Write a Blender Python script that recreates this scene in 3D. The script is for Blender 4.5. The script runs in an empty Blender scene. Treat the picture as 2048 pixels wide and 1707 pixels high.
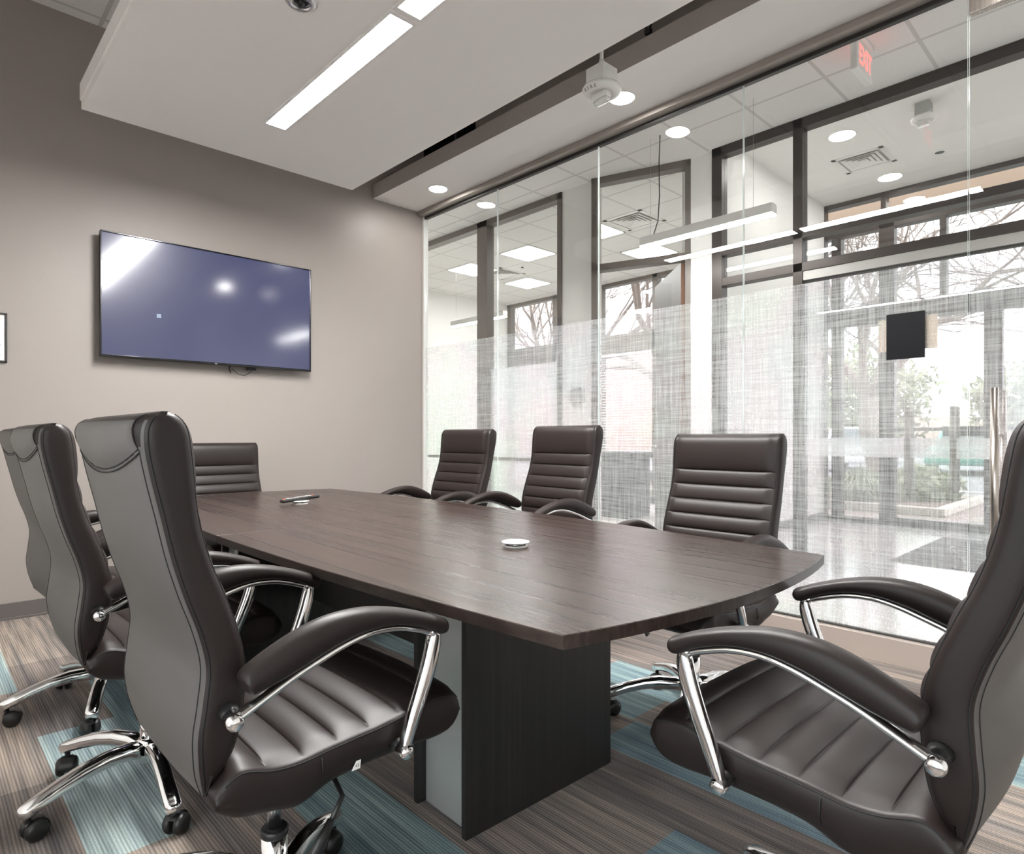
import bpy, bmesh, math, random
import numpy as np
from mathutils import Vector, Matrix, Quaternion

SC = bpy.context.scene
COL = SC.collection
PI = math.pi
rnd = random.Random(7)

# ------------------------------------------------------------------ materials
def mat(name):
    m = bpy.data.materials.new(name); m.use_nodes = True
    m.node_tree.nodes.clear()
    return m, m.node_tree.nodes, m.node_tree.links

def setin(n, key, v):
    if key in n.inputs: n.inputs[key].default_value = v

def P(name, base, rough=0.5, metal=0.0, spec=0.5, coat=0.0, coat_rough=0.1, emis=None, estr=0.0, bump=None, sheen=0.0):
    m, N, L = mat(name)
    o = N.new('ShaderNodeOutputMaterial'); b = N.new('ShaderNodeBsdfPrincipled')
    b.inputs['Base Color'].default_value = (*base, 1); b.inputs['Roughness'].default_value = rough
    b.inputs['Metallic'].default_value = metal
    setin(b, 'Specular IOR Level', spec); setin(b, 'Coat Weight', coat); setin(b, 'Coat Roughness', coat_rough)
    setin(b, 'Sheen Weight', sheen)
    if emis: setin(b, 'Emission Color', (*emis, 1)); setin(b, 'Emission Strength', estr)
    if bump:
        sc, st, dist = bump
        tc = N.new('ShaderNodeTexCoord'); nz = N.new('ShaderNodeTexNoise'); bp = N.new('ShaderNodeBump')
        nz.inputs['Scale'].default_value = sc; nz.inputs['Detail'].default_value = 3
        bp.inputs['Strength'].default_value = st; bp.inputs['Distance'].default_value = dist
        L.new(tc.outputs['Object'], nz.inputs['Vector']); L.new(nz.outputs['Fac'], bp.inputs['Height'])
        L.new(bp.outputs['Normal'], b.inputs['Normal'])
    L.new(b.outputs['BSDF'], o.inputs['Surface'])
    return m

def EM(name, col, strength):
    m, N, L = mat(name)
    o = N.new('ShaderNodeOutputMaterial'); e = N.new('ShaderNodeEmission')
    e.inputs['Color'].default_value = (*col, 1); e.inputs['Strength'].default_value = strength
    L.new(e.outputs[0], o.inputs['Surface'])
    return m

def math_node(N, L, op, a, b=None):
    n = N.new('ShaderNodeMath'); n.operation = op
    for i, v in enumerate((a, b)):
        if v is None: continue
        if isinstance(v, (int, float)): n.inputs[i].default_value = v
        else: L.new(v, n.inputs[i])
    return n.outputs[0]

def glass_mat(name, tint=(0.985, 0.99, 0.985), ior=1.5, rough=0.0):
    m, N, L = mat(name)
    o = N.new('ShaderNodeOutputMaterial'); t = N.new('ShaderNodeBsdfTransparent'); g = N.new('ShaderNodeBsdfGlossy')
    lw = N.new('ShaderNodeLayerWeight'); lw.inputs['Blend'].default_value = 0.5; mx = N.new('ShaderNodeMixShader')
    f5 = math_node(N, L, 'POWER', lw.outputs['Facing'], 5.0); f5 = math_node(N, L, 'MULTIPLY', f5, 0.92); f5 = math_node(N, L, 'ADD', f5, 0.045)
    t.inputs['Color'].default_value = (*tint, 1); g.inputs['Roughness'].default_value = rough
    g.inputs['Color'].default_value = (1, 1, 1, 1)
    L.new(f5, mx.inputs[0]); L.new(t.outputs[0], mx.inputs[1]); L.new(g.outputs[0], mx.inputs[2])
    L.new(mx.outputs[0], o.inputs['Surface'])
    return m

def noise_node(N, L, vec, scale3, scale=1.0, detail=2.0, rough=0.5):
    mp = N.new('ShaderNodeMapping'); mp.inputs['Scale'].default_value = scale3
    nz = N.new('ShaderNodeTexNoise'); nz.inputs['Scale'].default_value = scale
    nz.inputs['Detail'].default_value = detail; nz.inputs['Roughness'].default_value = rough
    L.new(vec, mp.inputs['Vector']); L.new(mp.outputs[0], nz.inputs['Vector'])
    return nz.outputs['Fac']

def ramp_node(N, L, fac, stops):
    r = N.new('ShaderNodeValToRGB'); e = r.color_ramp.elements
    while len(e) < len(stops): e.new(0.5)
    for i, (p, c) in enumerate(stops):
        e[i].position = p; e[i].color = (*c, 1) if len(c) == 3 else c
    L.new(fac, r.inputs['Fac'])
    return r.outputs['Color']

def film_mat(name, lo=0.17, hi=0.54):
    """woven translucent window film: fine cross-hatched threads on clear glass"""
    m, N, L = mat(name)
    o = N.new('ShaderNodeOutputMaterial')
    tc = N.new('ShaderNodeTexCoord')
    n1 = noise_node(N, L, tc.outputs['Object'], (1, 150, 5), detail=2.0)
    n2 = noise_node(N, L, tc.outputs['Object'], (1, 5, 150), detail=2.0)
    n3 = noise_node(N, L, tc.outputs['Object'], (1, 45, 1.5), detail=1.0)
    n4 = noise_node(N, L, tc.outputs['Object'], (1, 1.5, 45), detail=1.0)
    s = math_node(N, L, 'MULTIPLY', math_node(N, L, 'ADD', n1, n2), 0.42)
    s = math_node(N, L, 'ADD', s, math_node(N, L, 'MULTIPLY', math_node(N, L, 'ADD', n3, n4), 0.08))
    mr = N.new('ShaderNodeMapRange'); mr.inputs['From Min'].default_value = 0.36; mr.inputs['From Max'].default_value = 0.64
    mr.inputs['To Min'].default_value = lo; mr.inputs['To Max'].default_value = hi
    L.new(s, mr.inputs['Value'])
    t = N.new('ShaderNodeBsdfTransparent'); d = N.new('ShaderNodeBsdfDiffuse'); tr = N.new('ShaderNodeBsdfTranslucent')
    ir = noise_node(N, L, tc.outputs['Object'], (1, 1.7, 1.9), detail=1.0)      # faint interference tint of the film
    ic = ramp_node(N, L, ir, [(0.30, (0.86, 1.0, 0.90)), (0.45, (1, 1, 1)), (0.56, (1.0, 0.90, 0.98)), (0.70, (0.92, 0.95, 1.0))])
    L.new(ic, t.inputs['Color'])
    d.inputs['Color'].default_value = (0.86, 0.88, 0.88, 1); tr.inputs['Color'].default_value = (0.86, 0.88, 0.88, 1)
    mx1 = N.new('ShaderNodeMixShader'); mx1.inputs[0].default_value = 0.55
    L.new(d.outputs[0], mx1.inputs[1]); L.new(tr.outputs[0], mx1.inputs[2])
    mx = N.new('ShaderNodeMixShader')
    L.new(mr.outputs[0], mx.inputs[0]); L.new(t.outputs[0], mx.inputs[1]); L.new(mx1.outputs[0], mx.inputs[2])
    L.new(mx.outputs[0], o.inputs['Surface'])
    return m

def grid_ceiling_mat(name, ox, oy, pitch=0.61, width=0.026, tile=(0.80, 0.785, 0.77), line=(0.60, 0.585, 0.57)):
    m, N, L = mat(name)
    o = N.new('ShaderNodeOutputMaterial'); b = N.new('ShaderNodeBsdfPrincipled'); b.inputs['Roughness'].default_value = 0.9
    setin(b, 'Specular IOR Level', 0.1)
    tc = N.new('ShaderNodeTexCoord'); sp = N.new('ShaderNodeSeparateXYZ'); L.new(tc.outputs['Object'], sp.inputs[0])
    outs = []
    for ax, off in (('X', ox), ('Y', oy)):
        v = math_node(N, L, 'SUBTRACT', sp.outputs[ax], off - width / 2 - 50 * pitch)
        v = math_node(N, L, 'DIVIDE', v, pitch); v = math_node(N, L, 'FRACT', v)
        outs.append(math_node(N, L, 'LESS_THAN', v, width / pitch))
    k = math_node(N, L, 'MAXIMUM', outs[0], outs[1])
    sp1 = noise_node(N, L, tc.outputs['Object'], (120, 120, 120), detail=2.0)
    tcol = ramp_node(N, L, sp1, [(0.30, tuple(c * 0.86 for c in tile)), (0.42, tile)])
    mix = N.new('ShaderNodeMix'); mix.data_type = 'RGBA'
    L.new(k, mix.inputs[0]); L.new(tcol, mix.inputs[6]); mix.inputs[7].default_value = (*line, 1)
    L.new(mix.outputs[2], b.inputs['Base Color']); L.new(b.outputs[0], o.inputs['Surface'])
    return m

def wood_mat(name, c0, c1, c2, rough=0.34, axis='Y'):
    m, N, L = mat(name)
    o = N.new('ShaderNodeOutputMaterial'); b = N.new('ShaderNodeBsdfPrincipled')
    tc = N.new('ShaderNodeTexCoord')
    st = {'Y': (210, 1.1, 60), 'Z': (150, 150, 2.2), 'X': (2.2, 170, 60)}[axis]
    st2 = {'Y': (85, 0.5, 15), 'Z': (35, 35, 0.7), 'X': (0.7, 40, 15)}[axis]
    n1 = noise_node(N, L, tc.outputs['Object'], st, detail=3.0)
    n2 = noise_node(N, L, tc.outputs['Object'], st2, detail=2.0)
    s = math_node(N, L, 'ADD', n1, n2); s = math_node(N, L, 'MULTIPLY', s, 0.5)
    c = ramp_node(N, L, s, [(0.36, c0), (0.5, c1), (0.66, c2)])
    L.new(c, b.inputs['Base Color']); b.inputs['Roughness'].default_value = rough
    rr = math_node(N, L, 'MULTIPLY', n2, 0.06); rr = math_node(N, L, 'ADD', rr, rough - 0.03)
    L.new(rr, b.inputs['Roughness'])
    bp = N.new('ShaderNodeBump'); bp.inputs['Strength'].default_value = 0.05; bp.inputs['Distance'].default_value = 0.0004
    L.new(n1, bp.inputs['Height']); L.new(bp.outputs[0], b.inputs['Normal'])
    L.new(b.outputs[0], o.inputs['Surface'])
    return m

def carpet_mat(name):
    m, N, L = mat(name)
    o = N.new('ShaderNodeOutputMaterial'); b = N.new('ShaderNodeBsdfPrincipled')
    b.inputs['Roughness'].default_value = 0.95; setin(b, 'Specular IOR Level', 0.15)
    tc = N.new('ShaderNodeTexCoord')
    at = N.new('ShaderNodeAttribute'); at.attribute_name = 'plank'
    sp = N.new('ShaderNodeSeparateXYZ'); L.new(tc.outputs['Object'], sp.inputs[0])
    wob = noise_node(N, L, tc.outputs['Object'], (14, 0.6, 1), detail=1.0)
    ph = math_node(N, L, 'ADD', math_node(N, L, 'MULTIPLY', sp.outputs['X'], 2 * math.pi / 0.0092), math_node(N, L, 'MULTIPLY', wob, 9.0))
    row = math_node(N, L, 'ADD', math_node(N, L, 'MULTIPLY', math_node(N, L, 'SINE', ph), 0.5), 0.5)      # tufted rows
    brk = noise_node(N, L, tc.outputs['Object'], (75, 2.2, 1), detail=2.0)                                # rows come and go
    fine = math_node(N, L, 'ADD', math_node(N, L, 'MULTIPLY', row, 0.26), math_node(N, L, 'MULTIPLY', brk, 0.85))
    mid = noise_node(N, L, tc.outputs['Object'], (24, 0.8, 1), detail=1.5)       # broader streaks
    fz = noise_node(N, L, tc.outputs['Object'], (330, 330, 1), detail=1.0)       # loops
    f = ramp_node(N, L, fine, [(0.30, (0.55, 0.55, 0.56)), (0.55, (0.98, 0.98, 0.98)), (0.80, (1.55, 1.49, 1.44))])
    g = ramp_node(N, L, mid, [(0.34, (0.72, 0.76, 0.81)), (0.52, (1.0, 1.0, 1.0)), (0.68, (1.26, 1.22, 1.17))])
    h = ramp_node(N, L, fz, [(0.30, (0.76, 0.76, 0.76)), (0.70, (1.24, 1.24, 1.24))])
    def mul(a, c):
        x = N.new('ShaderNodeMix'); x.data_type = 'RGBA'; x.blend_type = 'MULTIPLY'; x.inputs[0].default_value = 1.0
        x.clamp_result = False
        L.new(a, x.inputs[6]); L.new(c, x.inputs[7]); return x.outputs[2]
    c = mul(mul(mul(at.outputs['Color'], f), g), h)
    L.new(c, b.inputs['Base Color'])
    bp = N.new('ShaderNodeBump'); bp.inputs['Strength'].default_value = 0.35; bp.inputs['Distance'].default_value = 0.003
    L.new(fine, bp.inputs['Height']); L.new(bp.outputs[0], b.inputs['Normal'])
    L.new(b.outputs[0], o.inputs['Surface'])
    return m

def brushed_mat(name, base, rough=0.28, axis_scale=(2, 2, 300)):
    m, N, L = mat(name)
    o = N.new('ShaderNodeOutputMaterial'); b = N.new('ShaderNodeBsdfPrincipled')
    b.inputs['Metallic'].default_value = 1.0; b.inputs['Base Color'].default_value = (*base, 1)
    tc = N.new('ShaderNodeTexCoord')
    n = noise_node(N, L, tc.outputs['Object'], axis_scale, detail=2.0)
    r = math_node(N, L, 'MULTIPLY', n, 0.2); r = math_node(N, L, 'ADD', r, rough - 0.1)
    L.new(r, b.inputs['Roughness']); L.new(b.outputs[0], o.inputs['Surface'])
    return m

M = {}
M['leather'] = P('black_leather', (0.0170, 0.0116, 0.0103), 0.44, spec=0.34, bump=(420, 0.16, 0.0008))
M['back_grey'] = P('grey_back_panel', (0.088, 0.082, 0.078), 0.46, spec=0.5, bump=(600, 0.08, 0.0005))
M['thread'] = P('dark_thread', (0.006, 0.006, 0.006), 0.7)
M['chrome'] = P('polished_chrome', (0.88, 0.88, 0.88), 0.07, metal=1.0)
M['black_plastic'] = P('black_plastic', (0.012, 0.012, 0.012), 0.38)
M['dark_metal'] = P('dark_metal', (0.03, 0.03, 0.032), 0.4, metal=0.6)
M['piston'] = P('brushed_steel', (0.55, 0.55, 0.56), 0.25, metal=1.0)
M['table_top'] = wood_mat('dark_walnut_laminate', (0.0115, 0.0062, 0.0048), (0.0245, 0.0138, 0.0106), (0.052, 0.031, 0.0235), 0.28, 'Y')
M['table_edge'] = wood_mat('dark_walnut_edge', (0.020, 0.013, 0.010), (0.034, 0.022, 0.018), (0.060, 0.042, 0.034), 0.38, 'Y')
M['table_leg'] = wood_mat('near_black_laminate', (0.010, 0.010, 0.010), (0.0145, 0.014, 0.0135), (0.024, 0.023, 0.022), 0.42, 'Z')
M['silver_panel'] = P('silver_laminate', (0.50, 0.53, 0.52), 0.20, metal=0.35)
M['wall_taupe'] = P('taupe_paint', (0.345, 0.309, 0.287), 0.42, spec=0.42, bump=(160, 0.22, 0.0022))
M['wall_white'] = P('white_paint', (0.84, 0.83, 0.81), 0.6, spec=0.3, bump=(160, 0.10, 0.0015))
M['drywall'] = P('ceiling_white', (0.87, 0.85, 0.83), 0.7, spec=0.2)
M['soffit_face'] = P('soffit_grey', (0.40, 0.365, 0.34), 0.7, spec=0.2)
M['baseboard'] = P('grey_vinyl_base', (0.125, 0.112, 0.108), 0.45)
M['bronze'] = P('dark_bronze_aluminium', (0.036, 0.027, 0.024), 0.38, metal=0.35)
M['taupe_metal'] = P('taupe_painted_metal', (0.150, 0.130, 0.115), 0.42)
M['taupe_inner'] = P('dark_gasket', (0.03, 0.028, 0.027), 0.5)
M['header_metal'] = P('satin_header', (0.36, 0.325, 0.295), 0.36, metal=0.35)
M['base_metal'] = P('brushed_base', (0.56, 0.48, 0.43), 0.32, metal=0.35)
M['steel'] = brushed_mat('brushed_steel_tube', (0.52, 0.47, 0.43), 0.26, (200, 200, 2))
M['glass'] = glass_mat('clear_glass')
M['glass_edge'] = P('polished_glass_edge', (0.80, 0.86, 0.84), 0.12, spec=0.7)
M['film'] = film_mat('woven_frost_film')
M['frost'] = film_mat('frost_band', 0.80, 0.90)
M['office_film'] = film_mat('office_frost_film', 0.70, 0.82)
M['carpet'] = carpet_mat('striped_carpet_planks')
M['lobby_floor'] = P('polished_floor', (0.68, 0.67, 0.66), 0.14, spec=0.6, bump=(3, 0.05, 0.002))
M['lens'] = EM('light_lens', (1.0, 0.985, 0.96), 85.0)
M['down_lens'] = EM('downlight_lens', (1.0, 0.97, 0.93), 65.0)
M['troffer_lens'] = EM('troffer_lens', (1.0, 1.0, 0.99), 10.0)
M['vest_lens'] = EM('vestibule_lens', (1.0, 0.98, 0.95), 38.0)
M['pendant_lens'] = EM('pendant_lens', (1.0, 0.99, 0.97), 34.0)
M['exit_red'] = EM('exit_red', (1.0, 0.16, 0.14), 0.9)
M['white_plastic'] = P('white_plastic', (0.82, 0.81, 0.79), 0.35)
M['white_metal'] = P('white_enamel', (0.82, 0.81, 0.79), 0.3)
M['galv'] = P('galvanised_steel', (0.40, 0.41, 0.40), 0.5, metal=0.5, bump=(300, 0.2, 0.001))
M['clear_lens'] = P('clear_strobe_lens', (0.86, 0.86, 0.85), 0.08, metal=0.4)
M['fire_letter'] = P('strobe_letter', (0.22, 0.17, 0.15), 0.6)
M['red_letter'] = P('red_letter', (0.55, 0.08, 0.06), 0.6)
M['bezel'] = P('gloss_black_bezel', (0.010, 0.010, 0.011), 0.12, spec=0.6)
M['bezel_metal'] = P('dark_chrome_trim', (0.055, 0.055, 0.06), 0.16, metal=1.0)
M['paper'] = P('white_paper', (0.86, 0.85, 0.83), 0.6)
M['ink'] = P('grey_ink', (0.22, 0.21, 0.20), 0.6)
M['gold_ink'] = P('pale_gold_ink', (0.80, 0.62, 0.28), 0.6)
M['frame_black'] = P('black_frame', (0.025, 0.024, 0.023), 0.4)
M['black_card'] = P('black_glossy_card', (0.005, 0.005, 0.007), 0.42, spec=0.16, bump=(90, 0.25, 0.002))
M['tan_card'] = P('tan_card', (0.62, 0.55, 0.42), 0.6)
M['plaque'] = P('grey_plaque', (0.44, 0.43, 0.41), 0.4)
M['door_wood'] = wood_mat('grey_wood_door', (0.070, 0.058, 0.050), (0.092, 0.078, 0.068), (0.115, 0.100, 0.089), 0.4, 'Z')
M['wood_edge'] = P('raw_wood_edge', (0.20, 0.105, 0.062), 0.6)
M['cable'] = P('black_cable', (0.02, 0.02, 0.02), 0.5)
M['flat_dark'] = P('flat_black', (0.012, 0.010, 0.009), 0.9, spec=0.0)
M['tan_fascia'] = P('tan_stucco', (0.27, 0.185, 0.135), 0.8)
M['asphalt'] = P('grey_asphalt', (0.24, 0.24, 0.25), 0.9, bump=(40, 0.4, 0.01))
M['paving'] = P('pale_concrete', (0.30, 0.255, 0.225), 0.9, bump=(30, 0.2, 0.004))
M['pave_paint'] = P('white_line_paint', (0.85, 0.85, 0.85), 0.7)
M['kerb'] = P('stone_kerb', (0.55, 0.52, 0.47), 0.9)
M['soil'] = P('bark_mulch', (0.20, 0.145, 0.12), 0.95, bump=(50, 0.8, 0.02))
M['bark'] = P('grey_bark', (0.30, 0.245, 0.225), 0.9, bump=(30, 0.8, 0.02))
M['leaf'] = P('olive_leaf', (0.25, 0.265, 0.175), 0.8)
M['leaf_pale'] = P('pale_green_leaf', (0.33, 0.37, 0.27), 0.8)
M['brick'] = P('pink_brick', (0.42, 0.30, 0.27), 0.9)
M['car_white'] = P('white_car_paint', (0.80, 0.80, 0.80), 0.2, coat=0.5)
M['car_dark'] = P('dark_car_paint', (0.05, 0.05, 0.055), 0.25, coat=0.5)
M['car_green'] = P('teal_car_paint', (0.10, 0.32, 0.26), 0.25, coat=0.5)
M['car_glass'] = P('car_window', (0.06, 0.07, 0.08), 0.08)
M['tyre'] = P('tyre_rubber', (0.02, 0.02, 0.02), 0.8)
M['mat'] = P('grey_entrance_mat', (0.16, 0.165, 0.17), 0.95, bump=(200, 0.4, 0.004))
M['blind'] = P('pale_blind', (0.80, 0.79, 0.77), 0.6)
M['office_carpet'] = P('pale_office_floor', (0.55, 0.53, 0.50), 0.8)
M['remote_red'] = P('red_button', (0.75, 0.12, 0.07), 0.5)
M['remote_grey'] = P('grey_button', (0.45, 0.45, 0.44), 0.5)
M['copier'] = P('charcoal_case', (0.07, 0.07, 0.075), 0.5)

# television screen: dim blue standby picture behind glossy glass
m, N, L = mat('tv_screen')
o_ = N.new('ShaderNodeOutputMaterial'); b_ = N.new('ShaderNodeBsdfPrincipled')
b_.inputs['Base Color'].default_value = (0.006, 0.006, 0.010, 1); b_.inputs['Roughness'].default_value = 0.10
setin(b_, 'Specular IOR Level', 0.75); setin(b_, 'Emission Color', (0.26, 0.29, 0.72, 1)); setin(b_, 'Emission Strength', 0.072)
setin(b_, 'Coat Weight', 0.4); setin(b_, 'Coat Roughness', 0.32)
L.new(b_.outputs[0], o_.inputs['Surface']); M['screen'] = m
M['screen_glyph'] = EM('screen_glyph', (0.62, 0.74, 0.88), 0.3)

# ------------------------------------------------------------------ mesh builder
def frame_path(pts):
    pts = [Vector(p) for p in pts]; n = len(pts); T = []
    for i in range(n):
        a = pts[max(0, i - 1)]; b = pts[min(n - 1, i + 1)]
        d = (b - a); T.append(d.normalized() if d.length > 1e-9 else Vector((0, 0, 1)))
    return pts, T

class MB:
    def __init__(s): s.v = []; s.f = []; s.mi = []; s.sm = []
    def add(s, vs, fs, mi=0, smooth=False):
        o = len(s.v); s.v += [tuple(x) for x in vs]
        for f in fs: s.f.append(tuple(i + o for i in f)); s.mi.append(mi); s.sm.append(smooth)
        return s
    def box(s, x0, x1, y0, y1, z0, z1, mi=0, bev=0.0, T=None):
        bm = bmesh.new(); bmesh.ops.create_cube(bm, size=1)
        for v in bm.verts:
            v.co = Vector((x0 + (v.co.x + .5) * (x1 - x0), y0 + (v.co.y + .5) * (y1 - y0), z0 + (v.co.z + .5) * (z1 - z0)))
        if bev > 0:
            bmesh.ops.bevel(bm, geom=bm.edges[:], offset=bev, segments=2, affect='EDGES', profile=0.5, clamp_overlap=True)
        s.addbm(bm, mi, T=T); return s
    def addbm(s, bm, mi=0, smooth=False, T=None):
        bm.verts.ensure_lookup_table(); bm.verts.index_update()
        vs = [(T @ v.co if T is not None else v.co) for v in bm.verts]
        s.add(vs, [[v.index for v in f.verts] for f in bm.faces], mi, smooth); bm.free()
    def loft(s, rings, mi=0, smooth=True, cap=True, closed=True):
        n = len(rings[0]); vs = [p for r in rings for p in r]; fs = []
        for i in range(len(rings) - 1):
            for j in range(n if closed else n - 1):
                k = (j + 1) % n
                fs.append((i * n + j, i * n + k, (i + 1) * n + k, (i + 1) * n + j))
        s.add(vs, fs, mi, smooth)
        if cap:
            s.add(rings[0], [tuple(range(n))[::-1]], mi, smooth); s.add(rings[-1], [tuple(range(n))], mi, smooth)
        return s
    def tube(s, pts, r, n=10, mi=0, up=(0, 1, 0), cap=True, power=2.0):
        """r: number, list, or list of (a,b) half sizes along (up x T) and up"""
        pts, T = frame_path(pts); upv = Vector(up); rings = []
        for i, (p, t) in enumerate(zip(pts, T)):
            rr = r[i] if isinstance(r, (list, tuple)) else r
            a, b = rr if isinstance(rr, (list, tuple)) else (rr, rr)
            sd = upv.cross(t)
            if sd.length < 1e-4: sd = Vector((1, 0, 0)).cross(t)
            if sd.length < 1e-4: sd = Vector((0, 0, 1)).cross(t)
            sd.normalize(); u = t.cross(sd).normalized()
            ring = []
            for k in range(n):
                an = 2 * PI * k / n; c, q = math.cos(an), math.sin(an)
                c = math.copysign(abs(c) ** (2 / power), c); q = math.copysign(abs(q) ** (2 / power), q)
                ring.append(p + sd * (a * c) + u * (b * q))
            rings.append(ring)
        return s.loft(rings, mi, True, cap)
    def lathe(s, prof, c=(0, 0, 0), n=24, mi=0, axis='Z', smooth=True, cap=True):
        rings = []
        for r, z in prof:
            ring = []
            for k in range(n):
                a = 2 * PI * k / n; x, y = r * math.cos(a), r * math.sin(a)
                q = {'Z': (x, y, z), 'Y': (x, z, -y), 'X': (z, x, y)}[axis]
                ring.append((c[0] + q[0], c[1] + q[1], c[2] + q[2]))
            rings.append(ring)
        return s.loft(rings, mi, smooth, cap)
    def cyl(s, c, r, h, n=20, mi=0, axis='Z', bev=0.0):
        if bev: pr = [(r - bev, 0), (r, bev), (r, h - bev), (r - bev, h)]
        else: pr = [(r, 0), (r, h)]
        s.lathe(pr, c, n, mi, axis, smooth=False); return s
    def ball(s, c, r, mi=0, sc=(1, 1, 1), n=14):
        bm = bmesh.new(); bmesh.ops.create_uvsphere(bm, u_segments=n, v_segments=max(6, n // 2 + 1), radius=r)
        for v in bm.verts: v.co = Vector((v.co.x * sc[0] + c[0], v.co.y * sc[1] + c[1], v.co.z * sc[2] + c[2]))
        s.addbm(bm, mi, True); return s
    def poly_extrude(s, pts, axis, a0, a1, mi=0, mi_side=None):
        """pts 2-D outline; axis 'Z': (x,y) ; 'Y': (x,z) ; 'X': (y,z)"""
        def mk(p, a): return {'Z': (p[0], p[1], a), 'Y': (p[0], a, p[1]), 'X': (a, p[0], p[1])}[axis]
        n = len(pts); vs = [mk(p, a0) for p in pts] + [mk(p, a1) for p in pts]
        s.add(vs, [tuple(range(n))[::-1], tuple(range(n, 2 * n))], mi)
        s.add(vs, [(i, (i + 1) % n, n + (i + 1) % n, n + i) for i in range(n)], mi if mi_side is None else mi_side)
        return s
    def build(s, name, mats, parent=None, auto=True):
        if not isinstance(mats, (list, tuple)): mats = [mats]
        me = bpy.data.meshes.new(name); me.from_pydata(s.v, [], s.f)
        for mm in mats: me.materials.append(mm)
        me.polygons.foreach_set('material_index', s.mi); me.polygons.foreach_set('use_smooth', s.sm)
        bm = bmesh.new(); bm.from_mesh(me)
        bmesh.ops.remove_doubles(bm, verts=bm.verts[:], dist=1e-6)
        bmesh.ops.recalc_face_normals(bm, faces=bm.faces[:])
        bm.to_mesh(me); bm.free(); me.update()
        o = bpy.data.objects.new(name, me); COL.objects.link(o)
        if parent is not None: o.parent = parent
        return o

def tag(o, label=None, cat=None, group=None, kind=None):
    if label: o['label'] = label
    if cat: o['category'] = cat
    if group: o['group'] = group
    if kind: o['kind'] = kind
    return o
def empty(name, loc=(0, 0, 0), rz=0.0, label=None, cat=None, group=None):
    o = bpy.data.objects.new(name, None); COL.objects.link(o)
    o.empty_display_size = 0.1; o.location = loc; o.rotation_euler = (0, 0, rz)
    return tag(o, label, cat, group)
def struct(o): o['kind'] = 'structure'; return o
def copy_tree(o, parent=None):
    c = o.copy(); COL.objects.link(c)
    if parent is not None: c.parent = parent
    for ch in list(o.children): copy_tree(ch, c)
    return c
def text_obj(name, body, size, depth, m, parent=None, mw=Matrix(), sx=1.0, align='CENTER', bold=0.0):
    cu = bpy.data.curves.new(name, 'FONT'); cu.body = body; cu.size = size; cu.extrude = depth
    cu.align_x = align; cu.align_y = 'CENTER'; cu.offset = bold
    t = bpy.data.objects.new(name + '_tmp', cu); COL.objects.link(t)
    dg = bpy.context.evaluated_depsgraph_get(); dg.update()
    me = bpy.data.meshes.new_from_object(t.evaluated_get(dg)); me.name = name
    bpy.data.objects.remove(t); me.transform(mw @ Matrix.Diagonal((sx, 1, 1, 1)))
    me.materials.clear(); me.materials.append(m)
    for p in me.polygons: p.material_index = 0
    o = bpy.data.objects.new(name, me); COL.objects.link(o)
    if parent is not None: o.parent = parent
    return o
def facing(origin, right, up):
    r = Vector(right).normalized(); u = Vector(up).normalized(); n = r.cross(u)
    return Matrix(((r.x, u.x, n.x, origin[0]), (r.y, u.y, n.y, origin[1]), (r.z, u.z, n.z, origin[2]), (0, 0, 0, 1)))
def interp(tab, x):
    xs = [t[0] for t in tab]
    out = []
    for k in range(1, len(tab[0])):
        ys = [t[k] for t in tab]
        # monotone-ish cubic (Catmull-Rom on uneven knots)
        i = min(max(int(np.searchsorted(xs, x)) - 1, 0), len(xs) - 2)
        h = xs[i + 1] - xs[i]; t = min(max((x - xs[i]) / h, 0), 1)
        def slope(j):
            if j <= 0: return (ys[1] - ys[0]) / (xs[1] - xs[0])
            if j >= len(xs) - 1: return (ys[-1] - ys[-2]) / (xs[-1] - xs[-2])
            return (ys[j + 1] - ys[j - 1]) / (xs[j + 1] - xs[j - 1])
        m0, m1 = slope(i) * h, slope(i + 1) * h
        out.append((2 * t**3 - 3 * t**2 + 1) * ys[i] + (t**3 - 2 * t**2 + t) * m0 + (-2 * t**3 + 3 * t**2) * ys[i + 1] + (t**3 - t**2) * m1)
    return out

# ------------------------------------------------------------------ camera
F_PX, TH, HY, CAMH = 1262.4, math.radians(43.65), 871.5, 1.12
cam = bpy.data.cameras.new('camera'); cam_o = bpy.data.objects.new('camera', cam); COL.objects.link(cam_o)
cam.sensor_fit = 'HORIZONTAL'; cam.sensor_width = 36.0; cam.lens = F_PX * 36.0 / 2048
cam.shift_y = (HY - 853.5) / 2048
cam.clip_start = 0.02; cam.clip_end = 400
cam_o.location = (0, 0, CAMH); cam_o.rotation_euler = (PI / 2, 0, -TH)
SC.camera = cam_o

# ------------------------------------------------------------------ room shell
WY = 4.907; GX = 3.525
XL, YB = -0.75, -1.7          # left wall and back wall (behind the camera)
CZ = 3.83                     # tile ceiling of the room
LZ = 3.80                     # lobby / office ceiling
def plain(name, m, *boxes):
    mb = MB()
    for b in boxes: mb.box(*b)
    return struct(mb.build(name, m))

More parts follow.
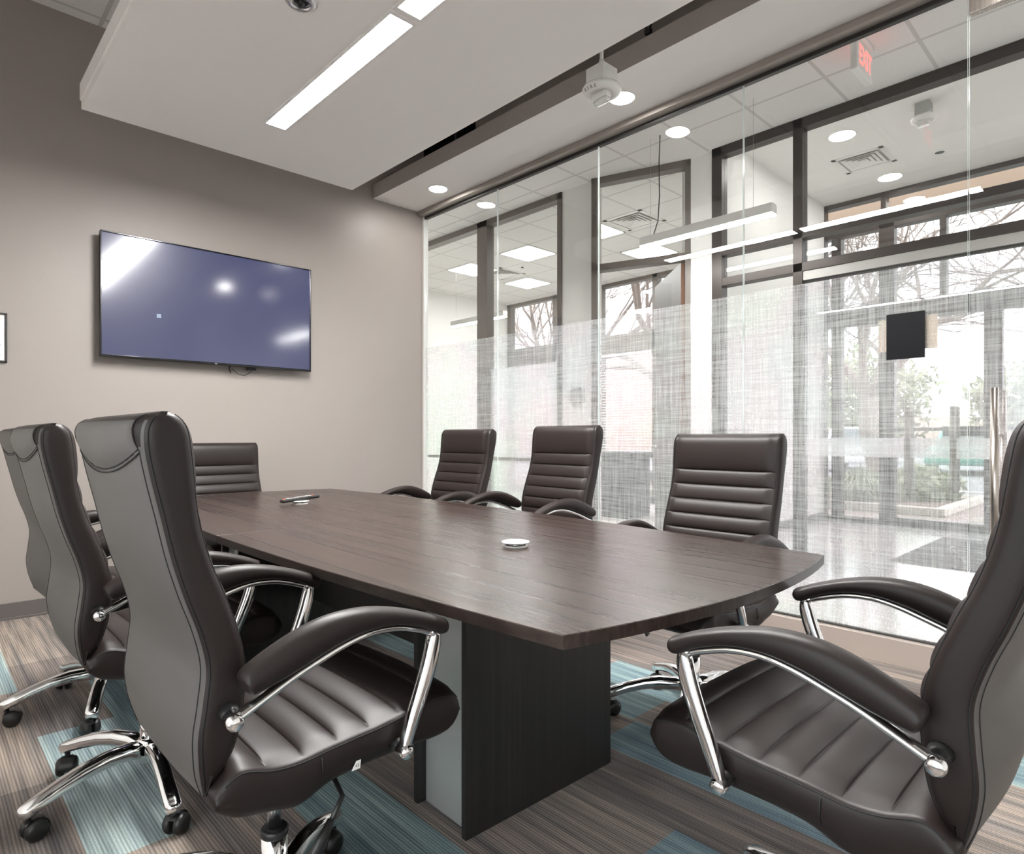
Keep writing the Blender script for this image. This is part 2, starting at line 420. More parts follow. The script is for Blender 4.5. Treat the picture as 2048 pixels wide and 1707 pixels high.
# carpet floor of individual planks (one floor, plank colours stored as an attribute)
PX0, PW, PL = 0.343, 0.2465, 0.98
grey_cols = [(0.250, 0.215, 0.195), (0.205, 0.178, 0.163), (0.275, 0.238, 0.212), (0.185, 0.162, 0.150)]
teal_cols = [(0.225, 0.310, 0.325), (0.205, 0.285, 0.318), (0.205, 0.272, 0.312), (0.305, 0.385, 0.395)]
teal_at = {  # (column, y inside the plank)
    (0, 2.4): 3, (-1, 3.9): 3, (1, 2.95): 1, (2, 1.5): 0, (2, 0.45): 1, (4, 0.5): 1, (6, 0.95): 1, (7, 1.98): 0, (6, 3.3): 0,
    (3, 2.6): 0, (8, 3.0): 3, (5, 2.2): 1, (10, 2.3): 0, (9, 0.2): 0, (11, 4.3): 0, (4, 4.2): 1, (8, 0.95): 0, (1, 0.9): 1}
fb = MB(); cols = []
rg = random.Random(3)
ncol0, ncol1 = -5, 13
offs = {0: 1.94, -1: 3.50, 1: 2.46, 2: 0.98, 4: 0.0, 6: 0.48, 7: 1.48}
for c in range(ncol0, ncol1):
    x0 = PX0 + c * PW; x1 = x0 + PW
    if x1 <= XL or x0 >= GX: continue
    x0, x1 = max(x0, XL), min(x1, GX)
    off = offs.get(c, rg.random() * PL)
    k0 = math.floor((YB - off) / PL)
    y = off + k0 * PL
    while y < WY:
        a, b = max(y, YB), min(y + PL, WY)
        if b - a > 1e-4:
            col = grey_cols[rg.randrange(4)]
            for (cc, yy), ti in teal_at.items():
                if cc == c and y <= yy < y + PL: col = teal_cols[ti]
            fb.add([(x0, a, 0), (x1, a, 0), (x1, b, 0), (x0, b, 0)], [(0, 1, 2, 3)]); cols.append(col)
        y += PL
fo = struct(fb.build('floor', M['carpet']))
# colour lookup by face centre (faces keep their order)
ca = fo.data.color_attributes.new('plank', 'FLOAT_COLOR', 'CORNER')
for p in fo.data.polygons:
    for li in p.loop_indices: ca.data[li].color = (*cols[p.index], 1)
plain('floor', M['flat_dark'], (XL - .1, GX, YB - .1, WY + .1, -0.12, -0.004))

plain('wall_far', M['wall_taupe'], (XL - .1, GX + .02, WY, WY + .12, 0, CZ + .2))
WL0, WL1, WZ0, WZ1 = -1.6, 1.2, .12, 2.10
plain('wall_left', M['wall_white'], (XL - .12, XL, YB, WL0, 0, CZ), (XL - .12, XL, WL1, WY, 0, CZ), (XL - .12, XL, WL0, WL1, WZ1, CZ), (XL - .12, XL, WL0, WL1, 0, WZ0))
mb = MB()
for y in (WL0, -.225, WL1 - .05): mb.box(XL - .09, XL - .03, y, y + .05, WZ0, WZ1)
for z in (WZ0, WZ1 - .05): mb.box(XL - .09, XL - .03, WL0, WL1, z, z + .05)
wl = struct(mb.build('window_11', M['taupe_metal']))  # unseen window, added to let fill daylight into the room
mb = MB(); mb.box(XL - .065, XL - .055, WL0 + .05, WL1 - .05, WZ0 + .05, WZ1 - .05); mb.build('glass_pane', M['glass'], wl)
plain('ground', M['asphalt'], (-30, XL - .12, -25, 25, -.2, -.05))
plain('wall_back', M['wall_white'], (XL - .1, GX, YB - .12, YB, 0, CZ))
plain('ceiling', grid_ceiling_mat('room_tiles', 0.30, 4.20), (XL - .1, GX + .1, YB - .1, WY + .1, CZ, CZ + .05))
# wall above the glass: painted taupe, stops short of the dark slab at the corner
plain('wall_right', M['wall_taupe'], (GX, GX + .1, YB, 4.15, 3.235, CZ))
plain('wall_right', M['flat_dark'], (GX, GX + .1, 4.15, WY, 3.235, CZ))  # near-black slab: an opening's darkness put into its colour
mb = MB(); mb.box(XL, GX - .06, WY - .012, WY, 0.012, 0.102, bev=.002); mb.box(XL, GX - .06, WY - .020, WY, 0, 0.014, bev=.002)
struct(mb.build('baseboard_far', M['baseboard']))
plain('baseboard_left', M['baseboard'], (XL, XL + .012, YB, WY - .02, 0, .10))

# floating ceiling panel over the table
CLZ = 2.89
mb = MB()
mb.box(0.672, 2.305, -1.2, 4.085, CLZ, CLZ + .012); mb.box(0.672, 2.305, -1.2, 4.085, CLZ + .012, CLZ + .135)
mb.box(0.665, 0.672, -1.2, 4.085, CLZ + .045, CLZ + .135)
struct(mb.build('ceiling_panel', M['drywall']))
# light drywall soffit along the glass
SZ = 3.225
mb = MB(); mb.box(2.975, GX - .002, YB, WY - .002, SZ, SZ + .125)
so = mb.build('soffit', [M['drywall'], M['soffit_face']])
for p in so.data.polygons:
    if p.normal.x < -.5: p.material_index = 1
struct(so)
# black hanger straps seen in the gap between panel and soffit
mb = MB()
for q in (-1, 1): mb.tube([(3.15, 2.137 + q * .008, 3.35), (3.15, 2.137 + q * .006, 3.50), (3.15, 2.137 + q * .030, 3.585), (3.15, 2.137 + q * .040, CZ)], .0075, 8)
mb.box(3.135, 3.165, 2.12, 2.155, 3.485, 3.515)
tag(mb.build('hanger_wire', M['cable']), 'forked black hanger wires above the soffit behind the fire strobe', 'wire')
mb = MB(); mb.tube([(3.15, 3.95, 3.35), (3.152, 3.952, 3.50), (3.15, 3.95, CZ)], .011, 8)
tag(mb.build('hanger_wire', M['cable']), 'single black hanger wire above the soffit near the television wall', 'wire')

# header and base channels of the glass wall
mb = MB(); mb.box(GX - .075, GX + .045, YB, WY - .004, 3.185, SZ - .001, bev=.002)
hdr = struct(mb.build('trim_1', M['header_metal']))
mb = MB(); mb.box(GX - .012, GX + .020, YB, WY - .004, 3.163, 3.186); struct(mb.build('trim_2', M['taupe_inner']))
mb = MB(); mb.box(GX - .050, GX + .055, YB, WY - .004, 0.0, 0.127, bev=.002); struct(mb.build('trim_3', M['base_metal']))
mb = MB(); mb.box(GX - .012, GX + .020, YB, WY - .004, 0.127, 0.134); struct(mb.build('trim_4', M['taupe_inner']))
mb = MB(); mb.box(GX - .018, GX + .030, WY - .030, WY - .003, 0.13, 3.185, bev=.002); struct(mb.build('trim_5', M['white_metal']))

# glass panels with the woven film up to 1.95 m
joints = [WY - .030, 3.866, 2.806, 1.734, 0.651, -0.43, YB]
FZ = 1.95
for i in range(len(joints) - 1):
    y1, y0 = joints[i] - .003, joints[i + 1] + .003
    mb = MB(); mb.box(GX - .006, GX + .006, y0, y1, .134, 3.168)
    nm = 'door_1' if i == 4 else 'window_%d' % (i + 1 if i < 4 else i)
    g = mb.build(nm, [M['glass'], M['glass_edge']])
    for p in g.data.polygons:
        if abs(p.normal.y) > .5: p.material_index = 1
    struct(g)
    mb = MB(); mb.add([(GX + .0075, y0, .134), (GX + .0075, y1, .134), (GX + .0075, y1, FZ), (GX + .0075, y0, FZ)], [(0, 1, 2, 3)])
    mb.build('frosted_film', M['film'], g)
    if i == 4:   # long tubular pull
        mb = MB(); mb.tube([(3.43, .540, .42), (3.43, .540, 1.331)], .0165, 20, up=(1, 0, 0))
        for z in (.62, 1.13): mb.tube([(3.43, .54, z), (3.519, .54, z)], .009, 12, up=(0, 0, 1))
        mb.build('door_handle', M['steel'], g)
        mb = MB(); mb.tube([(3.62, .540, .42), (3.62, .540, 1.331)], .0165, 20, up=(1, 0, 0))
        for z in (.62, 1.13): mb.tube([(3.533, .54, z), (3.62, .54, z)], .009, 12, up=(0, 0, 1))
        mb.build('door_handle', M['steel'], g)
        mb = MB(); mb.box(GX - .02, GX + .025, .48, .645, 3.05, 3.168, bev=.003); mb.build('top_patch', M['steel'], g)

# notice taped to the glass: black card inside, tan card outside
mb = MB(); mb.box(3.5165, 3.5185, .822, .987, 1.497, 1.722)
tag(mb.build('notice_card', M['black_card']), 'plain black card taped on the glass at eye height', 'card')
mb = MB(); mb.box(3.5345, 3.537, .775, 1.028, 1.540, 1.700)
tag(mb.build('notice_card', M['tan_card']), 'wide tan card on the outer face of the glass behind the black card', 'card')

# ------------------------------------------------------------------ ceiling lights of the room
def linear_light(x0, x1, y0, y1, label):
    e = empty('linear_light', ((x0 + x1) / 2, (y0 + y1) / 2, CLZ), 0, label, 'ceiling light', 'recessed linear lights in the ceiling panel')
    hx, hy = (x1 - x0) / 2, (y1 - y0) / 2
    mb = MB(); mb.box(-hx, hx, -hy, hy, -.0035, .002); mb.build('lens', M['lens'], e)
    mb = MB()
    for a in (-1, 1):
        mb.box(a * hx if a > 0 else -hx - .016, hx + .016 if a > 0 else -hx, -hy - .02, hy + .02, -.006, .001)
        mb.box(-hx, hx, hy if a > 0 else -hy - .02, hy + .02 if a > 0 else -hy, -.006, .001)
    mb.build('frame', M['white_metal'], e)
linear_light(1.455, 1.565, 2.262, 3.535, 'long bright recessed strip light over the far half of the table')
linear_light(1.455, 1.565, 0.945, 2.205, 'strip light cut by the top edge, nearer the camera')

def downlight(x, y, z, r, label, group, deep=0.0, lens='down_lens'):
    e = empty('downlight', (x, y, z), 0, label, 'downlight', group)
    mb = MB(); mb.lathe([(r + .006, .002), (r + .006, -.005), (r, -.008), (r - .004, -.003), (r - .004, .001)], n=36, cap=False)
    mb.build('trim_ring', M['white_metal'], e)
    mb = MB()
    if deep:
        mb.lathe([(r - .004, -.003), (r - .012, deep * .5), (r * .8, deep)], n=36, cap=False); mb.build('reflector', M['white_metal'], e)
        mb = MB(); mb.lathe([(.001, deep - .002), (r * .8, deep - .002)], n=36, cap=False)
    else:
        mb.lathe([(.001, -.004), (r - .004, -.004)], n=36, cap=False)
    mb.build('lens', M[lens], e)
    return e
GR = 'round downlights in the soffit'
downlight(3.253, 4.322, SZ, .078, 'round soffit downlight nearest the television wall', GR)
downlight(3.206, 2.369, SZ, .078, 'round soffit downlight beside the hanging fire strobe', GR)
downlight(3.206, 0.42, SZ, .078, 'round soffit downlight nearest the glass door', GR)

# sprinkler in the ceiling panel
e = empty('sprinkler', (1.155, 2.455, CLZ), 0, 'chrome recessed sprinkler head in the ceiling panel', 'sprinkler')
mb = MB(); mb.lathe([(.062, .001), (.062, -.004), (.05, -.012), (.036, -.014), (.034, .0)], n=32, cap=False); mb.build('escutcheon', M['piston'], e)
mb = MB(); mb.lathe([(.001, -.016), (.014, -.016), (.012, -.004), (.03, 0)], n=20, cap=False)
for a in (0, PI / 2): mb.tube([(math.cos(a) * .02, math.sin(a) * .02, 0), (math.cos(a) * .012, math.sin(a) * .012, -.022), (-math.cos(a) * .012, -math.sin(a) * .012, -.022), (-math.cos(a) * .02, -math.sin(a) * .02, 0)], .003, 6)
mb.build('deflector', M['dark_metal'], e)

# hanging fire strobe
def strobe(x, y, ztop, rz, pipe, label, box_m, letter_m):
    e = empty('fire_strobe', (x, y, ztop), rz, label, 'fire strobe')
    zt_ = -.028 if pipe else 0
    mb = MB(); mb.box(-.06, .06, -.06, .06, -.112, zt_, bev=.003)
    for s in (-1, 1):
        for q in (-.025, .03):
            mb.cyl((q, s * .0605 - (.002 if s < 0 else -.0), -.05), .014, .0015, 16, axis='Y')
    mb.build('junction_box', box_m, e)
    mb = MB(); mb.box(-.0605, .0605, -.0605, .0605, -.119, -.112); mb.build('cover_plate', M['white_plastic'], e)
    mb = MB(); mb.lathe([(.070, -.119), (.098, -.128), (.106, -.142), (.102, -.156), (.085, -.166), (.062, -.168), (.058, -.158), (.001, -.158)], n=44, cap=False)
    mb.build('dome', M['white_plastic'], e)
    mb = MB(); mb.box(-.022, .022, -.05, .05, -.19, -.156, bev=.003); mb.build('strobe_housing', M['white_plastic'], e)
    mb = MB(); mb.box(-.02, .02, -.046, .046, -.212, -.19, bev=.005); mb.build('strobe_lens', M['clear_lens'], e)
    # curved FIRE lettering on the dome rim, facing -x
    for k, ch in enumerate('FIRE'):
        a = PI + math.radians(62 - 17 + (k - 1.5) * 13 * 1.0) * 1
        a = PI + math.radians((k - 1.5) * 13) 
        rr = .096; n_ = Vector((math.cos(a) * .75, math.sin(a) * .75, -.66)).normalized()
        right = Vector((-math.sin(a), math.cos(a), 0)); up = n_.cross(right)
        o = Vector((math.cos(a) * rr, math.sin(a) * rr, -.1605)) + n_ * .0012
        text_obj('letter', ch, .026, .0006, letter_m, e, facing(o, right, up))
    if pipe:
        mb = MB(); mb.tube([(0, 0, -.03), (0, 0, pipe)], .0105, 12, up=(1, 0, 0)); mb.lathe([(.014, 0), (.014, .02)], n=14); mb.build('conduit', M['white_metal'], e)
    return e
strobe(2.70, 2.13, 3.125, math.radians(-2), CZ - 3.125, 'white fire strobe hanging on a thin conduit by the soffit', M['white_metal'], M['fire_letter'])

# ------------------------------------------------------------------ television
TVY = WY - .085
e = empty('television', (1.620, TVY, 2.050), 0, 'large wall mounted television with dark blue screen', 'television')
W2, H2 = .726, .412
mb = MB(); mb.box(-W2, W2, .0, .03, -H2, H2, bev=.004); mb.box(-W2 * .8, W2 * .8, .03, .06, -H2 * .8, H2 * .6, bev=.01); mb.build('body', M['bezel'], e)
mb = MB(); bz = .0095
mb.box(-W2, -W2 + bz, -.012, .001, -H2, H2, bev=.003); mb.box(W2 - bz, W2, -.012, .001, -H2, H2, bev=.003)
mb.box(-W2, W2, -.012, .001, H2 - bz, H2, bev=.003); mb.box(-W2, W2, -.012, .001, -H2, -H2 + .017, bev=.004)
mb.build('bezel', M['bezel_metal'], e)
mb = MB(); mb.box(-W2 + bz, W2 - bz, -.004, -.001, -H2 + .017, H2 - bz); mb.build('screen', M['screen'], e)
mb = MB()
for a in range(4):
    c = (-.380 + .0095 * math.cos(a * PI / 2 + PI / 4), -.0047, -.105 + .0095 * math.sin(a * PI / 2 + PI / 4))
    mb.cyl(c, .0075, .0008, 14, axis='Y')
mb.build('screen_emblem', M['screen_glyph'], e)
text_obj('logo', 'LG', .013, .0004, M['white_plastic'], e, facing((-.008, -.0128, -H2 + .008), (1, 0, 0), (0, 0, 1)))
mb = MB(); mb.box(-.25, .25, .06, .083, -.15, .15); mb.build('wall_bracket', M['dark_metal'], e)
mb = MB()
mb.tube([(.10, .04, -H2 + .02), (.105, .045, -H2 - .03), (.112, .045, -H2 - .045), (.125, .045, -H2 - .015), (.17, .045, -H2 - .052), (.215, .045, -H2 - .06), (.265, .045, -H2 - .03), (.285, .04, -H2 + .01)], .0028, 8)
mb.tube([(.118, .05, -H2 + .02), (.108, .05, -H2 - .02), (.12, .05, -H2 - .05)], .003, 8)
mb.box(.235, .30, .03, .055, -H2 - .018, -H2 + .005)
mb.build('cable', M['cable'], e)

# framed certificate at the far left of the far wall
e = empty('picture_frame', (.29, WY - .009, 1.715), 0, 'black framed certificate on the wall left of the television', 'picture frame')
mb = MB(); fw, fh, b = .138, .150, .012
mb.box(-fw, fw, -.009, .009, -fh, -fh + b, bev=.002); mb.box(-fw, fw, -.009, .009, fh - b, fh, bev=.002)
mb.box(-fw, -fw + b, -.009, .009, -fh, fh, bev=.002); mb.box(fw - b, fw, -.009, .009, -fh, fh, bev=.002); mb.build('frame', M['frame_black'], e)
mb = MB(); mb.box(-fw + b, fw - b, -.003, .008, -fh + b, fh - b)
for z, w in ((-.012, .09), (-.047, .1), (-.108, .1)): mb.box(-w, w + .008, -.0038, -.003, z, z + .003, 1)
mb.box(-.06, .105, -.0038, -.003, .09, .128, 2)
mb.build('certificate', [M['paper'], M['ink'], M['gold_ink']], e)

# ------------------------------------------------------------------ conference table
TZ, TT = .761, .0262
tb = empty('conference_table', (1.467, 2.368, 0), -math.radians(1.5), 'dark brown boat shaped conference table in the room centre', 'table')
def side_x(y): return .574 + (.666 - .574) * (1 - (y / 1.625) ** 2)
def half_outline(s):
    """s=+1: far half, y from 0 to 1.625(+bow)"""
    pts = [(side_x(s * 1.625 * k / 16), s * 1.625 * k / 16) for k in range(17)]
    pts += [(.574 * math.cos(PI * k / 24) if False else .574 * (1 - 2 * k / 24), s * (1.625 + .073 * (1 - (1 - 2 * k / 24) ** 2))) for k in range(1, 24)]
    pts += [(-side_x(s * 1.625 * k / 16), s * 1.625 * k / 16) for k in range(16, -1, -1)]
    return pts
for s in (-1, 1):
    pts = half_outline(s)
    pts = [(x, y + (s * .0008 if abs(y) < 1e-6 else 0)) for x, y in pts]
    c = .0016
    mb = MB(); mb.poly_extrude(pts, 'Z', TZ - TT, TZ - c, 0, 1)
    ins = []
    n = len(pts)
    for i in range(n):
        a = Vector(pts[i - 1]); b_ = Vector(pts[i]); d = Vector(pts[(i + 1) % n])
        t = ((b_ - a).normalized() + (d - b_).normalized()); t = t.normalized() if t.length > 1e-6 else Vector((1, 0))
        nn = Vector((-t.y, t.x)) * (1 if s > 0 else -1)
        ins.append((b_.x + nn.x * c, b_.y + nn.y * c))
    mb.add([(p[0], p[1], TZ - c) for p in pts] + [(p[0], p[1], TZ) for p in ins], [(i, (i + 1) % n, n + (i + 1) % n, n + i) for i in range(n)], 1)
    mb.add([(p[0], p[1], TZ) for p in ins], [tuple(range(n))], 0)
    mb.build('tabletop', [M['table_top'], M['table_edge']], tb)
for s in (-1, 1):
    yo, yi = s * 1.027, s * .768       # outer and inner slab of the pedestal
    for (a, b_) in ((yo, yo - s * .02), (yi + s * .02, yi)):
        mb = MB(); mb.box(-.329, .300, min(a, b_), max(a, b_), .0, TZ - TT, bev=.0015); mb.build('leg_panel', M['table_leg'], tb)
    for x in (-.297, .258):
        mb = MB(); mb.box(x, x + .012, min(yo - s * .02, yi + s * .02), max(yo - s * .02, yi + s * .02), .0, TZ - TT)
        mb.build('side_panel', M['silver_panel'], tb)
mb = MB(); mb.box(-.02, .02, -.755, .755, .30, .62); mb.build('modesty_panel', M['table_leg'], tb)

def grommet(x, y, label):
    e = empty('cable_grommet', (x, y, TZ), 0, label, 'grommet', 'white grommets on the table')
    mb = MB(); mb.lathe([(.030, .0), (.040, .0), (.041, .003), (.036, .0055), (.031, .005), (.030, .001)], n=36, cap=False); mb.build('ring', M['white_metal'], e)
    mb = MB(); mb.lathe([(.027, .001), (.027, .014)], n=30); mb.box(-.003, .003, -.036, -.027, .003, .013); mb.build('collar', M['piston'], e)
    mb = MB(); mb.lathe([(.001, .0135), (.044, .0135), (.0455, .015), (.0445, .0168), (.001, .0178)], n=40, cap=False); mb.build('cap', M['white_metal'], e)
    return e
grommet(1.426, 1.478, 'white round grommet cap on the near half of the table')
grommet(1.496, 3.196, 'white round grommet under the remote control')
# remote control tilted on the far grommet
e = empty('remote_control', (1.496, 3.196, TZ + .026), math.radians(-4), 'black television remote with red buttons resting on the far grommet', 'remote')
R_ = Matrix.Rotation(math.radians(-5.0), 4, 'Y')
mb = MB(); mb.box(-.102, .102, -.021, .021, -.008, .010, bev=.006, T=R_); mb.build('body', M['black_plastic'], e)
mb = MB()
for k in range(10): 
    for q in (-.010, 0, .010):
        mb.box(-.072 + k * .0135, -.064 + k * .0135, q - .0032, q + .0032, .0095, .0118, 0, .001, T=R_)
mb.build('keypad', M['remote_grey'], e)
for x in (-.088, .068):
    mb = MB(); mb.box(x - .006, x + .006, -.012, -.002, .0095, .0125, 0, .001, T=R_)
    mb.build('power_button', M['remote_red'], e)

# ------------------------------------------------------------------ office chair
K = .975
def kz(z): return 1.12 - (1.12 - z) * K
BACK = [(.485, -.222, -.200, .43), (.52, -.233, -.182, .465), (.555, -.240, -.166, .490), (.60, -.243, -.155, .503), (.66, -.236, -.147, .508), (.72, -.231, -.147, .508),
        (.78, -.243, -.160, .507), (.845, -.265, -.182, .505), (.91, -.284, -.206, .503), (.985, -.301, -.224, .503), (1.05, -.316, -.231, .505), (1.10, -.325, -.236, .506), (1.13, -.325, -.241, .505), (1.148, -.318, -.250, .501), (1.158, -.305, -.264, .494), (1.161, -.290, -.278, .485)]
SEAMS = [1.002, .938, .874, .812, .750, .688, .626, .564]
def padf(z):
    s = [1.170] + SEAMS
    for a, b_ in zip(s[:-1], s[1:]):
        if b_ <= z <= a:
            f = (z - b_) / (a - b_)
            return (.0160 if a > 1.1 else .0125) * (max(0.0, math.sin(PI * f))) ** (.36 if a > 1.1 else .38)
    return 0.004
NR, NA, NF = 16, 5, 26
def back_ring(z):
    xr, xf, W = interp(BACK, z)
    xr *= K; xf *= K; W *= K; hw = W / 2
    th = xf - xr; ra = min(.022, th * .42); rf = min(.020, th * .40)
    ring = []; rearbulge = .012 * min(1, th / .05)
    for i in range(NR + 1):
        u = -1 + 2 * i / NR; y = u * (hw - ra)
        zs = 1.100 - .040 * (1 - u * u); ex = 0
        if z > zs: ex = .010 * min(1, (z - zs) / .03) ** .5 * min(1, (1.161 - z) / .012)
        ring.append((xr - rearbulge * (1 - u * u) - ex, y))
    for k in range(1, NA):     # left rear corner
        a = PI * .5 * k / NA; ring.append((xr + ra - ra * math.cos(a), hw - ra + ra * math.sin(a)))
    ring.append((xr + ra, hw)); ring.append((xf - .012 - rf, hw))
    for k in range(1, NA):
        a = PI * .5 * k / NA; ring.append((xf - .012 - rf + rf * math.sin(a), hw - rf + rf * math.cos(a)))
    pz = padf(z)
    for i in range(NF + 1):
        u = 1 - 2 * i / NF; y = u * (hw - rf)
        w = max(0.0, 1 - abs(u) ** 7) ** .5
        ring.append((xf - .012 + (pz * w - .004 * (1 if abs(u) > .999 else 0)) * min(1, th / .05), y))
    for k in range(1, NA):
        a = PI * .5 * (1 - k / NA); ring.append((xf - .012 - rf + rf * math.sin(a), -(hw - rf + rf * math.cos(a))))
    ring.append((xf - .012 - rf, -hw)); ring.append((xr + ra, -hw))
    for k in range(NA - 1, 0, -1):
        a = PI * .5 * k / NA; ring.append((xr + ra - ra * math.cos(a), -(hw - ra + ra * math.sin(a))))
    return [(x, y, kz(z)) for x, y in ring]
zrows = sorted(set([.485 + (1.161 - .485) * i / 92 for i in range(93)] + SEAMS + [s + q for s in SEAMS for q in (.0015, .004, .008)] + [s - q for s in SEAMS for q in (.0015, .004, .008)] + [1.153, 1.156, 1.1595]))
zrows = [z for z in zrows if .485 <= z <= 1.161]

SEAT = [(-.215, .500, .470), (-.19, .522, .446), (-.165, .529, .434), (-.11, .513, .422), (-.06, .508, .4125), (0, .513, .432), (.05, .516, .438), (.11, .519, .440), (.18, .527, .440), (.22, .534, .438), (.25, .540, .436), (.28, .538, .437), (.305, .532, .442), (.325, .521, .452), (.340, .498, .466), (.344, .484, .478)]
RIBS = [-.20, -.125, -.05, .022, .094, .167, .250, .348]
def ribf(x):
    for a, b_ in zip(RIBS[:-1], RIBS[1:]):
        if a <= x <= b_:
            f = (x - a) / (b_ - a); return .0115 * max(0.0, math.sin(PI * f)) ** .36
    return 0
def seat_ring(x):
    zt, zb = interp(SEAT, x); zt, zb = kz(zt), kz(zb)
    th = zt - zb; hw = .252 if x < .30 else .252 - .02 * ((x - .30) / .04) ** 2
    r = min(.016, th * .4); rb = min(.03, th * .4); ring = []
    n = 26; rb_ = ribf(x)
    for i in range(n + 1):
        u = -1 + 2 * i / n; w = max(0.0, 1 - abs(u) ** 8) ** .5
        ring.append((u * (hw - r), zt + (rb_ + .006 * (1 - u * u)) * w * min(1, th / .06)))
    for k in range(1, 5):
        a = PI * .5 * k / 5; ring.append((hw - r + r * math.sin(a), zt - r + r * math.cos(a)))
    ring.append((hw, zt - r)); ring.append((hw + .006 * min(1, th / .06), (zt + zb) / 2)); ring.append((hw, zb + rb))
    for k in range(1, 5):
        a = PI * .5 * k / 5; ring.append((hw - rb + rb * math.cos(a), zb + rb - rb * math.sin(a)))
    for i in range(7):
        u = 1 - 2 * i / 6; ring.append((u * (hw - rb), zb))
    for k in range(4, 0, -1):
        a = PI * .5 * k / 5; ring.append((-(hw - rb + rb * math.cos(a)), zb + rb - rb * math.sin(a)))
    ring.append((-hw, zb + rb)); ring.append((-hw - .006 * min(1, th / .06), (zt + zb) / 2)); ring.append((-hw, zt - r))
    for k in range(4, 0, -1):
        a = PI * .5 * k / 5; ring.append((-(hw - r + r * math.sin(a)), zt - r + r * math.cos(a)))
    return [(x * K, y, z) for y, z in ring]
PAD = [(-.182, .700, .682), (-.178, .712, .672), (-.165, .726, .672), (-.12, .750, .684), (-.065, .772, .703), (-.01, .783, .722), (.055, .782, .735), (.125, .768, .733), (.19, .747, .714), (.228, .731, .694), (.244, .724, .690), (.252, .716, .696), (.2545, .708, .703)]
ARC = [(-.196, .638), (-.15, .659), (-.09, .686), (-.04, .704), (.01, .720), (.065, .730), (.125, .727), (.18, .712), (.212, .700)]
POST = [(.212, .701), (.224, .694), (.223, .672), (.214, .636), (.198, .592), (.176, .540), (.158, .496), (.149, .470)]
AY = .283

def resample(rows, n):
    tab = [(i, *r) for i, r in enumerate(rows)]
    return [tuple(interp(tab, (len(rows) - 1) * k / n)) for k in range(n + 1)]
POSTR = resample([(x, z, a) for (x, z), a in zip(POST, (.009, .012, .0165, .0175, .017, .0155, .0125, .010))], 28)
ARC = resample(ARC, 30)

